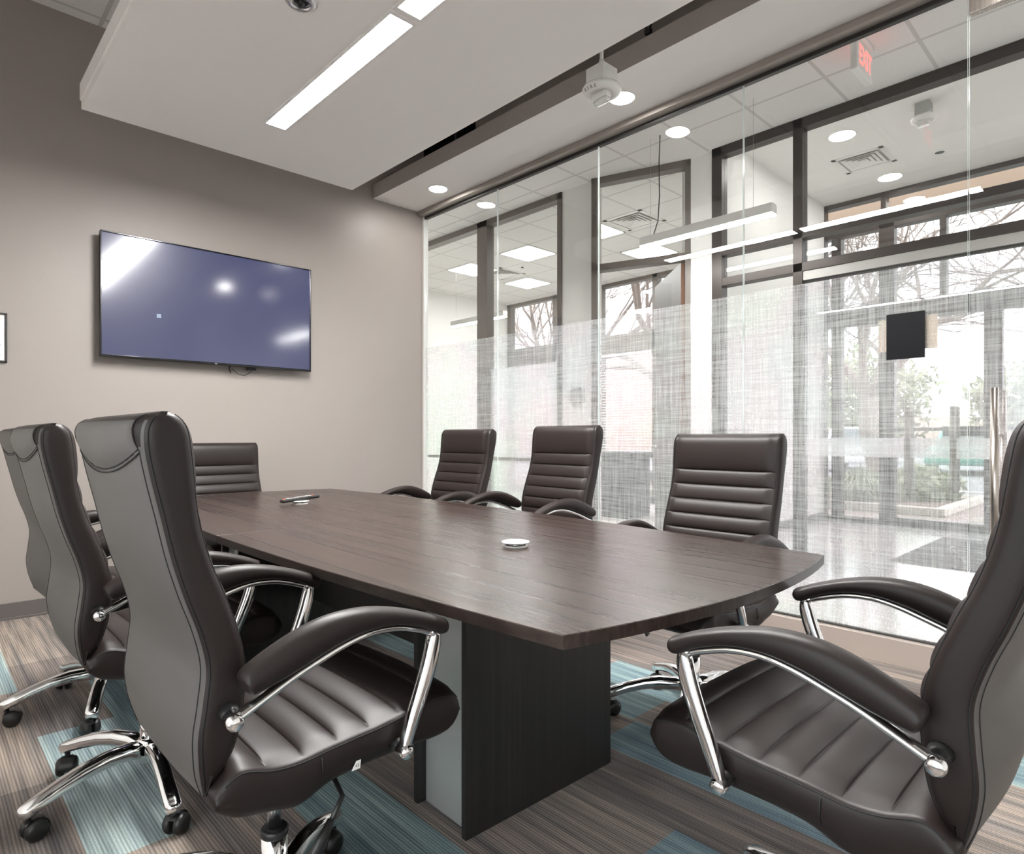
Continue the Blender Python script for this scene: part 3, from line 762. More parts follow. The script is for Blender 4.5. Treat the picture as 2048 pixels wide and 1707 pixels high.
def make_chair(label):
    t = empty('office_chair', (0, 0, 0), 0, label, 'chair', 'black leather office chairs around the table')
    rings = [back_ring(z) for z in zrows]
    mb = MB(); mb.loft(rings)
    bk = mb.build('backrest', [M['leather'], M['back_grey']], t)
    for p in bk.data.polygons:
        if p.normal.x < -.78 and p.center.x < -.2: p.material_index = 1  # rear faces get a paler grey than the rest
    # twin stitched seams down both rear corners and the front edge
    ia, ib = NR, NR + NA - 1
    npts = len(rings[0]); idx = [NR - 0, NR + 3, 0, npts - 3]
    front_l = NR + NA + 2 + NA - 2; front_r = front_l + NF + 2
    mb = MB()
    for j in idx + [front_l, front_r]:
        mb.tube([rings[i][j] for i in range(0, len(rings) - 2)], .0014, 5, up=(0, 1, 0))
    pts = []
    for k in range(25):
        u = -1 + 2 * k / 24; z = 1.100 - .040 * (1 - u * u) - .001
        xr, xf, W = interp(BACK, z); pts.append((xr * K - .0125 * (1 - u * u) - .001, u * (W * K / 2 - .022), kz(z)))
    mb.tube(pts, .0016, 5, up=(0, 0, 1)); mb.tube([(p[0], p[1], p[2] - .007) for p in pts], .0012, 5, up=(0, 0, 1))
    mb.build('back_stitching', M['thread'], bk)
    # seat
    xs = sorted(set([-.215 + (.344 + .215) * i / 84 for i in range(85)] + [r for r in RIBS if -.2 < r < .3] + [r + q for r in RIBS[:-1] for q in (.0015, .004, .008)] + [r - q for r in RIBS[1:-1] for q in (.0015, .004, .008)]))
    sr = [seat_ring(x) for x in xs]
    mb = MB(); mb.loft(sr); st = mb.build('seat', M['leather'], t)
    for s in (1, -1):
        mb = MB(); lane = []; lane2 = []
        for r_ in sr[3:-3]:
            y, z = r_[29 if s > 0 else len(r_) - 3][1:]; lane.append((r_[0][0], y + s * .001, z)); lane2.append((r_[0][0], s * (abs(y) - .010), z + .006))
        mb.tube(lane, .0013, 5, up=(0, 1, 0))
        zt, zb = interp(SEAT, -.02); mb.tube([(-.02 * K, s * .2535, kz(zt) - .012), (-.02 * K, s * .2595, (kz(zt) + kz(zb)) / 2), (-.02 * K, s * .2535, kz(zb) + .03)], .0014, 5, up=(1, 0, 0))
        mb.build('seat_stitching', M['thread'], st)
    for r_ in RIBS[1:-1]:
        ring = seat_ring(r_); mb = MB(); mb.tube([(p[0], p[1], p[2] + .0004) for p in ring[1:26]], .0013, 5, up=(0, 0, 1)); mb.build('seam_thread', M['thread'], st)
    for z in SEAMS[:-1]:
        ring = back_ring(z); mb = MB(); mb.tube([(p[0] + .0004, p[1], p[2]) for p in ring[front_l + 1:front_r]], .0013, 5, up=(1, 0, 0)); mb.build('seam_thread', M['thread'], bk)
    # arms
    for s in (1, -1):
        y0 = s * AY
        mb = MB(); a = [(x * K, y0, kz(z)) for x, z in ARC]; mb.tube(a, [(.0085, .0135)] * len(a), 12, up=(0, 1, 0))
        mb.tube([(x * K, y0, kz(z)) for x, z, a in POSTR], [(a, .0135) for x, z, a in POSTR], 16, up=(0, 1, 0), power=2.6)
        ar = mb.build('armrest_frame', M['chrome'], t)
        rings_ = []
        for i, (x, zt, zb) in enumerate(PAD):
            zc, h = (kz(zt) + kz(zb)) / 2, (kz(zt) - kz(zb)) / 2
            j0, j1 = PAD[max(0, i - 1)], PAD[min(len(PAD) - 1, i + 1)]
            dx, dz = (j1[0] - j0[0]), ((j1[1] + j1[2]) - (j0[1] + j0[2])) / 2; q = math.hypot(dx, dz); tx, tz = dx / q, dz / q
            h = max(.004, h * (abs(tx) ** .5)); w = .0275 * min(1, (h / .016) ** .7)
            ring = []
            for k in range(18):
                an = 2 * PI * k / 18; c, sn = math.cos(an), math.sin(an)
                c = math.copysign(abs(c) ** .85, c); sn = math.copysign(abs(sn) ** .85, sn)
                ring.append((x * K - tz * h * sn, y0 + w * c, zc + tx * h * sn))
            rings_.append(ring)
        # resample rings smoothly
        rr = []
        for i in range(len(rings_) - 1):
            for q in range(4):
                f = q / 4; A = np.array(rings_[i]); B = np.array(rings_[i + 1])
                A0 = np.array(rings_[max(0, i - 1)]); B1 = np.array(rings_[min(len(rings_) - 1, i + 2)])
                rr.append([tuple(v) for v in (.5 * (2 * A + (B - A0) * f + (2 * A0 - 5 * A + 4 * B - B1) * f * f + (3 * A - A0 - 3 * B + B1) * f ** 3))])
        rr.append(rings_[-1])
        mb = MB(); mb.loft(rr); mb.build('arm_pad', M['leather'], ar)
        for (x, z) in ((-.198, .636), (.149, .466)):
            mb = MB(); mb.lathe([(.001, s * .0185), (.010, s * .018), (.0135, s * .0150), (.0148, s * .010), (.0145, -s * .012)], (x * K, y0, kz(z)), 20, axis='Y'); mb.build('bolt_cap', M['chrome'], ar)
            mb = MB(); mb.tube([(x * K + .004, y0 - s * .002, kz(z)), (x * K + .004, s * .236, kz(z) + .004)], [(.013, .012), (.020, .017)], 14, up=(0, 0, 1)); mb.build('bracket', M['black_plastic'], ar)
    # under-seat mechanism, lever, gas lift
    mb = MB(); mb.box(-.13, .13, -.10, .10, .405, .452, bev=.008); mb.box(-.17, .02, -.05, .05, .44, .48, bev=.006); mb.build('tilt_mechanism', M['black_plastic'], t)
    mb = MB(); mb.tube([(.05, -.09, .425), (.05, -.17, .42), (.045, -.215, .402), (.01, -.232, .372)], .0055, 8, up=(1, 0, 0))
    mb.tube([(.012, -.231, .376), (-.012, -.236, .345), (-.045, -.242, .30)], [(.007, .007), (.012, .009), (.015, .008)], 10, up=(0, 1, 0)); mb.build('tilt_lever', M['black_plastic'], t)
    mb = MB(); mb.lathe([(.0145, .255), (.0145, .41)], n=20); mb.build('gas_lift', M['piston'], t)
    mb = MB(); mb.lathe([(.0275, .10), (.0275, .252)], n=24); mb.build('lift_sleeve', M['chrome'], t)
    mb = MB(); mb.lathe([(.0285, .249), (.0295, .252), (.0295, .262), (.026, .266), (.016, .266)], n=24); mb.build('sleeve_cap', M['black_plastic'], t)
    return t

def add_base(t, ang):
    mb = MB(); mb.lathe([(.030, .085), (.040, .095), (.042, .13), (.036, .155), (.028, .162)], n=24); mb.build('base_hub', M['chrome'], t)
    for k in range(5):
        a = ang + k * 2 * PI / 5; c, s = math.cos(a), math.sin(a)
        prof = [(.02, .128, .026, .026), (.07, .138, .0255, .025), (.13, .140, .0245, .0235), (.19, .132, .0235, .0215), (.25, .116, .0235, .020), (.30, .099, .024, .019), (.338, .085, .0235, .0185), (.350, .079, .0165, .0155)]
        mb = MB(); mb.tube([(r * c, r * s, z) for r, z, w, h in prof], [(w, h) for r, z, w, h in prof], 14, up=(0, 0, 1), power=2.8)
        leg = mb.build('base_leg', M['chrome'], t)
        sw = rnd.uniform(-.9, .9) + a + PI / 2      # wheel axle direction
        ax = Vector((math.cos(sw), math.sin(sw), 0)); fw = Vector((-ax.y, ax.x, 0)); p0 = Vector((.330 * c, .330 * s, 0)); ctr = p0 + fw * .016 + Vector((0, 0, .030))
        mb = MB()
        T_ = Matrix.Translation(ctr) @ Matrix(((ax.x, fw.x, 0, 0), (ax.y, fw.y, 0, 0), (0, 0, 1, 0), (0, 0, 0, 1)))
        sub = MB()
        for q in (-1, 1):
            sub.lathe([(.001, q * .0315), (.017, q * .031), (.025, q * .027), (.0297, q * .019), (.0297, q * .009), (.022, q * .006)], n=24, axis='X')
        hood = [(.0325 * math.cos(u), .0325 * math.sin(u)) for u in np.linspace(-.25, PI * .80, 16)]
        sub.loft([[(x, p[0], p[1]) for p in hood] for x in (-.016, .016)] , closed=False, cap=False, smooth=True)
        sub.loft([[(x, p[0] * .93, p[1] * .93) for p in hood] for x in (-.016, .016)], closed=False, cap=False, smooth=True)
        sub.cyl((0, -.016, .02), .008, .045, 12)
        mb.v = [tuple(T_ @ Vector(v)) for v in sub.v]; mb.f = sub.f; mb.mi = sub.mi; mb.sm = sub.sm
        mb.build('caster', M['black_plastic'], leg)

# name, x, y, heading (deg, chair front direction), base spin, lift change
CH = [('black chair on the table\'s left side, nearest the camera, grey back towards us', .578, 1.360, 0.5, 40, 0.0),
      ('black chair in the middle of the table\'s left side, partly behind the nearest one', .555, 2.262, 0.5, 50, -.006),
      ('black chair at the far end of the left row, only its back edge showing', .60, 3.10, 3.0, 35, -.008),
      ('black chair at the near table end, cut by the right edge of the photo', 1.355, .425, 89.5, 62, 0.0),
      ('black chair at the far table end below the television, lower than the rest', 1.565, 4.300, -91.0, 20, -.088),
      ('black chair on the glass side, nearest the television wall', 2.362, 3.185, 180.5, 10, .004),
      ('black chair on the glass side, middle of the three', 2.385, 2.362, 178.0, 28, .018),
      ('black chair on the glass side beside the near right table corner', 2.248, 1.318, 180.0, 58, -.030)]
proto = make_chair(CH[0][0])
chairs = []
for i, (lab, x, y, hd, sp, dz) in enumerate(CH):
    c = proto if i == 0 else copy_tree(proto)
    c.location = (x, y, 0); c.rotation_euler = (0, 0, math.radians(hd)); c['label'] = lab
    chairs.append(c)
for i, (lab, x, y, hd, sp, dz) in enumerate(CH):
    c = chairs[i]
    if dz:
        for ch in c.children: 
            if ch.name.split('.')[0] not in ('lift_sleeve', 'sleeve_cap'): ch.location.z += dz
    add_base(c, math.radians(sp - hd))
    if i == 3:      # its back is reclined a little
        p_ = Vector((-.17, 0, .60)); b_ = [q for q in c.children if q.name.startswith('backrest')][0]
        b_.matrix_basis = Matrix.Translation(p_) @ Matrix.Rotation(math.radians(-3.2), 4, 'Y') @ Matrix.Translation(-p_)
e = chairs[0]
mb = MB(); mb.poly_extrude([(.040, .470), (.058, .470), (.060, .486), (.050, .486)], 'Y', -.2605, -.2592, 0); tg = mb.build('size_tag', M['paper'], e)
text_obj('tag_number', '43', .009, .0002, M['ink'], tg, facing((.0515, -.2607, .477), (1, 0, 0), (0, 0, 1)))

# ------------------------------------------------------------------ lobby beyond the glass
SX = 5.48; VX = 8.95; VZ = 4.20
LM = grid_ceiling_mat('lobby_tiles', 4.95, 1.80)
plain('ceiling', LM, (GX + .1, 5.30, -2.2, 9.5, LZ, LZ + .05))
plain('ceiling', LM, (5.30, SX - .03, -2.2, 3.34, LZ + .0, LZ + .05))
plain('floor', M['lobby_floor'], (GX, VX + .05, -2.2, 3.34, -.1, .0))
plain('floor', M['lobby_floor'], (GX, 5.20, 3.34, 9.6, -.1, .0))
plain('floor', M['office_carpet'], (5.20, VX + .05, 3.34, 9.6, -.1, .0))
plain('wall_lobby', M['wall_white'], (GX, 5.3, 9.46, 9.6, 0, LZ))
plain('wall_lobby', M['wall_white'], (GX - .02, GX + .1, WY + .12, 9.6, 0, LZ))
plain('wall_lobby', M['wall_white'], (GX, VX, -2.4, -2.2, 0, VZ))

def bars(name, m, lst, parent=None):
    mb = MB()
    for b in lst: mb.box(*b, 0, .003)
    return mb.build(name, m, parent)
# office front: glass in taupe frames, plane X = 5.2
OX = 5.20
f1 = struct(bars('window_6', M['taupe_metal'], [
    (OX - .03, OX + .09, 4.64, 9.46, LZ - .075, LZ), (OX - .03, OX + .09, 4.64, 4.70, 0, LZ), (OX - .03, OX + .09, 5.87, 6.06, 0, LZ), (OX - .03, OX + .09, 9.36, 9.46, 0, LZ), (OX - .03, OX + .09, 4.64, 9.46, 0, .1), (OX - .005, OX + .05, 4.64, 9.46, .825, .862)]))
for (y0, y1) in ((4.70, 5.87), (6.06, 9.36)):
    mb = MB(); mb.box(OX + .02, OX + .03, y0, y1, .1, LZ - .075); mb.build('glass_pane', M['glass'], f1)
    if y0 < 5: 
        mb = MB(); mb.add([(OX + .034, y0, .1), (OX + .034, y1, .1), (OX + .034, y1, FZ), (OX + .034, y0, FZ)], [(0, 1, 2, 3)]); mb.build('frosted_film', M['office_film'], f1)
# white column with plaque, then the angled door wall
AA, BB = Vector((5.185, 4.205)), Vector((5.505, 3.235))
plain('wall_lobby', M['wall_white'], (5.19, 5.33, AA.y, 4.64, 0, LZ))
plain('wall_lobby', M['wall_white'], (SX - .02, SX + .12, 2.985, 3.235, 0, LZ))
dirv = (BB - AA).normalized(); nrm = Vector((-dirv.y, dirv.x)); Ld = (BB - AA).length
TA = Matrix(((dirv.x, nrm.x, 0, AA.x), (dirv.y, nrm.y, 0, AA.y), (0, 0, 1, 0), (0, 0, 0, 1)))
mb = MB()
for b in ((0, .055, -.05, .06, 0, LZ), (Ld - .055, Ld, -.05, .06, 0, LZ), (0, Ld, -.05, .06, LZ - .07, LZ), (0, Ld, -.05, .06, 2.83, 2.90)):
    mb.box(*b, 0, .003, T=TA)
fd = struct(mb.build('door_2', M['taupe_metal']))
mb = MB(); mb.box(.055, Ld - .055, .0, .01, 2.90, LZ - .07, T=TA); mb.build('glass_pane', M['glass'], fd)
# open door leaf, hinged at the right jamb and swung into the office
hg = Vector((5.515, 3.305)); ed = Vector((6.22, 4.08)); dd = (ed - hg).normalized(); nn = Vector((-dd.y, dd.x)); dl = (ed - hg).length
TD = Matrix(((dd.x, nn.x, 0, hg.x), (dd.y, nn.y, 0, hg.y), (0, 0, 1, 0), (0, 0, 0, 1)))
mb = MB(); mb.box(.02, dl, 0, .045, .01, 2.825, 0, .002, T=TD)
dr = struct(mb.build('door_3', [M['door_wood'], M['wood_edge']]))
for p in dr.data.polygons:
    n2 = Vector((p.normal.x, p.normal.y))
    if abs(n2.dot(dd)) > .8: p.material_index = 1
mb = MB()
for z in (.25, 1.0, 1.8, 2.6): mb.box(.0, .022, -.004, .012, z, z + .11, T=TD)
mb.build('hinge', M['piston'], dr)
mb = MB(); mb.tube([TD @ Vector((dl - .07, y, 1.0)) for y in (-.05, .095)], .012, 12); mb.tube([TD @ Vector((dl - .07, -.05, 1.0)), TD @ Vector((dl - .19, -.05, 1.0))], .010, 10, up=(0, 0, 1))
mb.build('door_handle', M['piston'], dr)
e = empty('door_plaque', (5.183, 4.425, 1.55), 0, 'small grey name plaque on the white column left of the open door', 'plaque')
mb = MB(); mb.box(-.008, .005, -.105, .105, -.065, .065, bev=.002); mb.box(-.009, -.008, -.085, .085, -.004, .004, 1); mb.build('plate', [M['plaque'], M['ink']], e)
mb = MB(); mb.box(-.012, .005, -.05, .05, .067, .085, bev=.002); mb.build('clip', M['ink'], e)
mb = MB(); mb.box(-.014, .005, -.055, .055, -.115, -.07, bev=.002)
for k in range(4): mb.box(-.0155, -.014, -.045 + k * .023, -.030 + k * .023, -.105, -.08, 1)
mb.build('card_holder', [M['plaque'], M['ink']], e)

# storefront in dark bronze, plane X = 5.48
D = (SX - .05, SX + .06)
f2 = struct(bars('window_7', M['bronze'], [
    (*D, -2.2, 2.985, LZ - .085, LZ), (*D, 2.885, 2.985, 0, LZ), (*D, 2.155, 2.235, 0, LZ), (*D, -2.2, 2.885, 2.785, 2.850), (*D, -2.2, 2.885, 2.505, 2.580), (*D, 2.235, 2.885, 0, .10)]))
for b in ((2.235, 2.885, .10, 2.505), (2.235, 2.885, 2.58, 2.785), (2.235, 2.885, 2.85, LZ - .085), (-2.2, 2.155, 2.85, LZ - .085), (-2.2, 2.155, 2.58, 2.785)):
    mb = MB(); mb.box(SX, SX + .008, *b); mb.build('glass_pane', M['glass'], f2)
# all-glass double doors with pulls and white safety band
plain('trim_6', M['plaque'], (SX - .04, SX + .05, -2.2, 2.155, 2.43, 2.505))
plain('trim_7', M['taupe_inner'], (SX - .02, SX + .03, -2.2, 2.155, 2.415, 2.43))
for k, (y0, y1, hy_) in enumerate(((1.236, 2.150, 1.385), (.310, 1.228, 1.095))):
    mb = MB(); mb.box(SX, SX + .01, y0, y1, .012, 2.415)
    g = mb.build('door_%d' % (4 + k), [M['glass'], M['glass_edge']])
    for p in g.data.polygons:
        if abs(p.normal.y) > .5: p.material_index = 1
    struct(g)
    mb = MB(); mb.add([(SX - .002, y0, .955), (SX - .002, y1, .955), (SX - .002, y1, 1.105), (SX - .002, y0, 1.105)], [(0, 1, 2, 3)]); mb.build('safety_band', M['frost'], g)
    for sx in (-.05, .06):
        mb = MB(); mb.box(SX + sx - .012, SX + sx + .012, hy_ - .018, hy_ + .018, .72, 1.335, bev=.002)
        for z in (.88, 1.2): mb.tube([(SX + sx, hy_, z), (SX + .005, hy_, z)], .009, 10, up=(0, 0, 1))
        mb.build('door_handle', M['taupe_metal'], g)
mb = MB(); mb.box(SX, SX + .008, -2.2, .305, .012, 2.415); struct(mb.build('window_8', M['glass']))

# vestibule
plain('ceiling', M['drywall'], (SX - .03, VX + .05, -2.2, 3.4, VZ, VZ + .05))
plain('wall_vestibule', M['drywall'], (SX - .03, SX + .08, -2.2, 3.24, LZ, VZ))
plain('wall_vestibule', M['wall_white'], (SX + .12, VX - .08, 3.235, 3.335, 0, VZ))
plain('baseboard_vestibule', M['baseboard'], (SX + .12, VX - .08, 3.223, 3.235, 0, .10))
e = empty('light_switch', (SX + .62, 3.234, 1.27), 0, 'white light switch on the vestibule side wall', 'light switch')
mb = MB(); mb.box(-.036, .036, -.006, 0, -.058, .058, bev=.002); mb.build('plate', M['white_plastic'], e)
mb = MB(); mb.box(-.012, .012, -.012, -.006, -.02, .02, bev=.002); mb.build('toggle', M['white_plastic'], e)
mb = MB(); mb.box(6.35, 8.2, .35, 1.75, 0.0005, .012, bev=.003); tag(mb.build('entrance_mat', M['mat']), 'dark grey entrance mat on the vestibule floor', 'mat')

# exterior front of the vestibule, plane X = 8.95
E_ = (VX - .06, VX + .07)
hz = [(-2.2, 3.335, VZ - .06, VZ), (-2.2, 3.335, 3.74, 3.90), (-2.2, 3.335, 2.56, 2.80), (2.41, 3.335, 0, .06), (-2.2, 2.41, 0, .10)]
vt = [(3.235, 3.335, 0, VZ), (3.03, 3.15, 0, 3.74), (2.41, 2.58, 0, 3.80), (2.50, 2.56, 3.9, VZ), (1.33, 1.50, 0, 2.56), (1.86, 1.93, 2.80, 3.74), (.25, .42, 0, 2.6), (1.0, 1.06, 2.8, VZ), (-.8, -.65, 0, VZ), (-2.2, -2.1, 0, VZ)]
f3 = struct(bars('window_9', M['bronze'], [(*E_, a, b, z0, z1) for a, b, z0, z1 in hz + vt]))
mb = MB(); mb.box(VX, VX + .008, -2.2, 3.235, .06, VZ - .06); mb.build('glass_pane', M['glass'], f3)
for (a, b) in ((1.50, 2.41), (.42, 1.33)):
    mb = MB(); mb.tube([(VX - .12, a + .02, 1.20), (VX - .12, b - .02, 1.20)], .022, 10, up=(0, 0, 1)); mb.box(VX - .15, VX - .06, a, a + .38, 1.12, 1.235, bev=.004); mb.build('push_bar', M['dark_metal'], f3)
# tan facade beam seen through the top lights
plain('wall_outside', M['tan_fascia'], (VX + .9, VX + 1.1, -3, 9.6, 4.17, 5.6))

# office: back wall with windows (X = 8.95), side walls, tile ceiling
plain('ceiling', grid_ceiling_mat('office_tiles', 6.262, 6.235), (5.30, VX + .05, 3.34, 9.6, LZ, LZ + .05))
plain('wall_office', M['wall_white'], (5.3, VX + .1, 9.46, 9.6, 0, LZ))
plain('wall_office', M['wall_white'], (SX + .12, VX - .08, 3.336, 3.40, 0, LZ))
OW = (VX - .06, VX + .07)
f4 = struct(bars('window_10', M['taupe_metal'], [(*OW, 3.4, 9.46, LZ - .06, LZ), (*OW, 3.4, 9.46, 2.52, 2.88), (*OW, 3.4, 9.46, 0, .12)] + [(*OW, y, y + .10, 0, LZ) for y in (3.4, 4.65, 5.86, 7.02, 8.10, 9.36)]))
mb = MB(); mb.box(VX, VX + .008, 3.4, 9.46, .1, LZ - .05); mb.build('glass_pane', M['glass'], f4)
mb = MB()
for k in range(46):
    z = .35 + k * .047
    mb.add([(VX - .10, 5.95, z), (VX - .10, 7.0, z), (VX - .086, 7.0, z + .010), (VX - .086, 5.95, z + .010)], [(0, 1, 2, 3)])
mb.box(VX - .11, VX - .07, 5.95, 7.0, 2.50, 2.54)
tag(mb.build('window_blind', M['blind']), 'white slatted blind in the office window behind the open door', 'blind')
# copier in the office
e = empty('copier', (7.25, 5.38, 0), 0, 'dark grey copier standing in the office behind the glass', 'copier')
mb = MB(); mb.box(-.28, .28, -.3, .3, 0, .82, bev=.01); mb.build('body', M['copier'], e)
mb = MB(); mb.box(-.31, .31, -.42, .32, .82, .90, bev=.02); mb.build('lid', M['copier'], e)
mb = MB(); mb.box(-.2, .2, -.42, -.3, .50, .64, bev=.03); mb.build('paper_tray', M['copier'], e)

# troffers, diffusers, downlights and pendants
def troffer(x, y, label):
    e = empty('troffer_light', (x, y, LZ), 0, label, 'ceiling light', 'square troffer lights in the office ceiling')
    mb = MB(); mb.box(-.285, .285, -.285, .285, -.006, 0)
    mb.build('lens', M['troffer_lens'], e)
    mb = MB()
    for a, b, c, d in ((-.3, -.283, -.3, .3), (.283, .3, -.3, .3), (-.3, .3, -.3, -.283), (-.3, .3, .283, .3)): mb.box(a, b, c, d, -.010, 0)
    for q in (-.095, .095): mb.box(q - .003, q + .003, -.283, .283, -.008, -.006); mb.box(-.283, .283, q - .003, q + .003, -.008, -.006)
    mb.build('frame', M['white_metal'], e)
troffer(6.565, 6.54, 'square ceiling troffer just right of the first office mullion, the nearer one')
troffer(7.84, 7.82, 'square ceiling troffer farther back, above the office window')
troffer(6.565, 7.80, 'square ceiling troffer crossed by the first office mullion')
troffer(7.80, 5.27, 'square ceiling troffer seen above the open door frame')
troffer(6.50, 5.27, 'square ceiling troffer cut by the glass joint beside the door frame')
troffer(7.84, 6.54, 'square ceiling troffer cut by the white column')
def diffuser(x, y, z, s, label, rect=1.0):
    e = empty('air_diffuser', (x, y, z), 0, label, 'air vent', 'ceiling air vents')
    mb = MB(); 
    for a, b, c, d in ((-s, -s * .82, -s, s), (s * .82, s, -s, s), (-s, s, -s, -s * .82), (-s, s, s * .82, s)): mb.box(a, b, c * rect, d * rect, -.008, 0, 0, .001)
    mb.build('frame', M['white_metal'], e)
    mb = MB(); mb.box(-s * .82, s * .82, -s * .82 * rect, s * .82 * rect, -.001, .0); mb.build('throat', M['plaque'], e)
    mb = MB()
    for q in (.72, .54, .36, .18):
        o_r = [(a * s * q, b * s * q * rect, -.012) for a, b in ((-1, -1), (1, -1), (1, 1), (-1, 1))]; i_r = [(a * s * (q - .145), b * s * (q - .145) * rect, -.003) for a, b in ((-1, -1), (1, -1), (1, 1), (-1, 1))]
        mb.add(o_r + i_r, [(i, (i + 1) % 4, 4 + (i + 1) % 4, 4 + i) for i in range(4)])
    mb.build('louvre', M['white_metal'], e)
diffuser(6.52, 4.63, LZ, .28, 'square office ceiling vent seen above the open door frame')
diffuser(7.07, 7.66, LZ, .28, 'square office ceiling vent between the two far troffers')
diffuser(7.72, 2.39, VZ, .26, 'square ceiling vent between the two vestibule downlights')
G2 = 'round downlights in the vestibule ceiling'
downlight(6.919, 2.348, VZ, .125, 'vestibule downlight left of the ceiling vent, the larger nearer one', G2, 0, 'vest_lens')
downlight(8.442, 2.331, VZ, .125, 'vestibule downlight right of the ceiling vent, the farther one', G2, 0, 'vest_lens')
downlight(6.919, .30, VZ, .125, 'unseen vestibule downlight past the right edge, kept for its light', G2, 0, 'vest_lens')  # never in view, kept for the light it gives the vestibule
e = strobe(6.80, 1.60, VZ, math.radians(180), 0, 'grey boxed fire strobe on the vestibule ceiling', M['galv'], M['red_letter'])
e = empty('sprinkler', (8.09, 1.755, VZ), 0, 'small dark recessed sprinkler in the vestibule ceiling', 'sprinkler')
mb = MB(); mb.lathe([(.075, 0), (.075, -.004), (.05, -.008), (.045, -.002)], n=28, cap=False); mb.build('escutcheon', M['white_metal'], e)
mb = MB(); mb.lathe([(.001, -.003), (.048, -.003)], n=24, cap=False); mb.build('cup', M['dark_metal'], e)
for x, y, lab in ((6.95, 7.05, 'tiny sprinkler head in the office ceiling beside the first mullion'), (7.55, 4.55, 'tiny sprinkler head in the office ceiling above the hanging lamp')):
    e = empty('sprinkler', (x, y, LZ), 0, lab, 'sprinkler')
    mb = MB(); mb.lathe([(.035, 0), (.035, -.004), (.012, -.008), (.010, -.03)], n=18); mb.build('escutcheon', M['white_metal'], e)
    mb = MB(); mb.lathe([(.001, -.045), (.024, -.045), (.024, -.042), (.008, -.03)], n=14); mb.build('deflector', M['dark_metal'], e)

# linear pendant hanging in the lobby
def pendant(x, y, label, cord):
    e = empty('pendant_light', (x, y, 2.845), 0, label, 'pendant lamp', 'hanging linear lamps')
    mb = MB(); mb.box(-.045, .045, -.61, .61, .0, .075, bev=.004); mb.build('housing', M['white_metal'], e)
    mb = MB(); mb.box(-.041, .041, -.605, .605, -.012, .0); mb.build('lens', M['pendant_lens'], e)
    if cord: mb = MB(); mb.tube([(.0, .49, .075), (.0, .44, .20), (0, .425, .42), (0, .43, .7), (0, .42, .955)], .005, 8, up=(0, 1, 0)); mb.build('power_cord', M['cable'], e)
    for q in (-.44, .52): mb = MB(); mb.tube([(0, q, .075), (0, q, .955)], .0015, 6, up=(0, 1, 0)); mb.build('suspension_wire', M['piston'], e)
pendant(4.84, 2.742, 'white linear lamp hung on a black cord in the lobby', True)
pendant(6.20, 7.25, 'white linear lamp hung in the office behind the first mullion', False)
pendant(4.84, -.90, 'unseen linear lamp past the right edge, added to light the lobby', False)  # extra lamp outside the view, added to brighten the lobby
# exit sign
e = empty('exit_sign', (4.70, 1.47, LZ), 0, 'lit exit sign with red letters under the lobby ceiling', 'exit sign')
mb = MB(); mb.box(-.11, .11, -.045, .045, -.03, 0, bev=.006); mb.build('canopy', M['white_plastic'], e)
mb = MB(); mb.box(-.155, .155, -.024, .024, -.235, -.03, bev=.010); mb.build('housing', M['white_plastic'], e)
text_obj('letters', 'EXIT', .185, .0006, M['exit_red'], e, facing((0, -.0247, -.133), (1, 0, 0), (0, 0, 1)), .66, bold=.003)
text_obj('letters', 'EXIT', .185, .0006, M['exit_red'], e, facing((0, .0247, -.133), (-1, 0, 0), (0, 0, 1)), .66, bold=.003)

# ------------------------------------------------------------------ outside
plain('ground', M['paving'], (VX + .07, 14.6, -14, 16, -.1, -.02))
plain('ground', M['asphalt'], (14.6, 70, -45, 45, -.16, -.06))
plain('kerb', M['kerb'], (14.5, 14.65, -14, 16, -.08, -.01))
mb = MB()
for k in range(-6, 10): mb.box(18.0, 22.5, k * 2.7 - .05, k * 2.7 + .05, -.06, -.055)
mb.box(16.2, 16.3, -14, 20, -.06, -.055)
struct(mb.build('road_markings', M['pave_paint']))
# planter bed
plain('planter_bed', M['soil'], (10.6, 13.3, 2.35, 9.5, -.05, .04))
mb = MB()
for k in range(9): mb.box(10.45, 10.6, 2.2 + k * .8, 2.98 + k * .8, -.02, .10 + .01 * (k % 2), bev=.02)
for k in range(4): mb.box(10.6 + k * .7, 11.28 + k * .7, 2.2, 2.35, -.02, .10, bev=.02)
struct(mb.build('planter_kerb', M['kerb']))

def clump(name, c, r, h, n, m, label, cat, wide=.012, group=None):
    rg = random.Random(int(c[0] * 31 + c[1] * 17 + n)); mb = MB()
    for k in range(n):
        a = rg.random() * 2 * PI; q = rg.random() ** .6; hh = h * (.6 + .5 * rg.random()) * (1 - .35 * q)
        b = Vector((c[0] + math.cos(a) * r * .35 * q, c[1] + math.sin(a) * r * .35 * q, c[2]))
        mid = b + Vector((math.cos(a) * r * .5 * q, math.sin(a) * r * .5 * q, hh)); tip = b + Vector((math.cos(a) * r * q, math.sin(a) * r * q, hh * .65))
        sd = Vector((-math.sin(a), math.cos(a), 0)) * wide
        mb.add([b - sd, b + sd, mid + sd, mid - sd, tip], [(0, 1, 2, 3), (3, 2, 4)])
    return tag(mb.build(name, m), label, cat, group)
clump('ornamental_grass', (11.0, 3.45, .03), .55, .62, 420, M['leaf_pale'], 'arching pale green grass clump at the planter corner', 'plant')
clump('ornamental_grass', (11.6, 4.4, .03), .5, .5, 260, M['leaf'], 'darker grass clump deeper in the planter', 'plant')
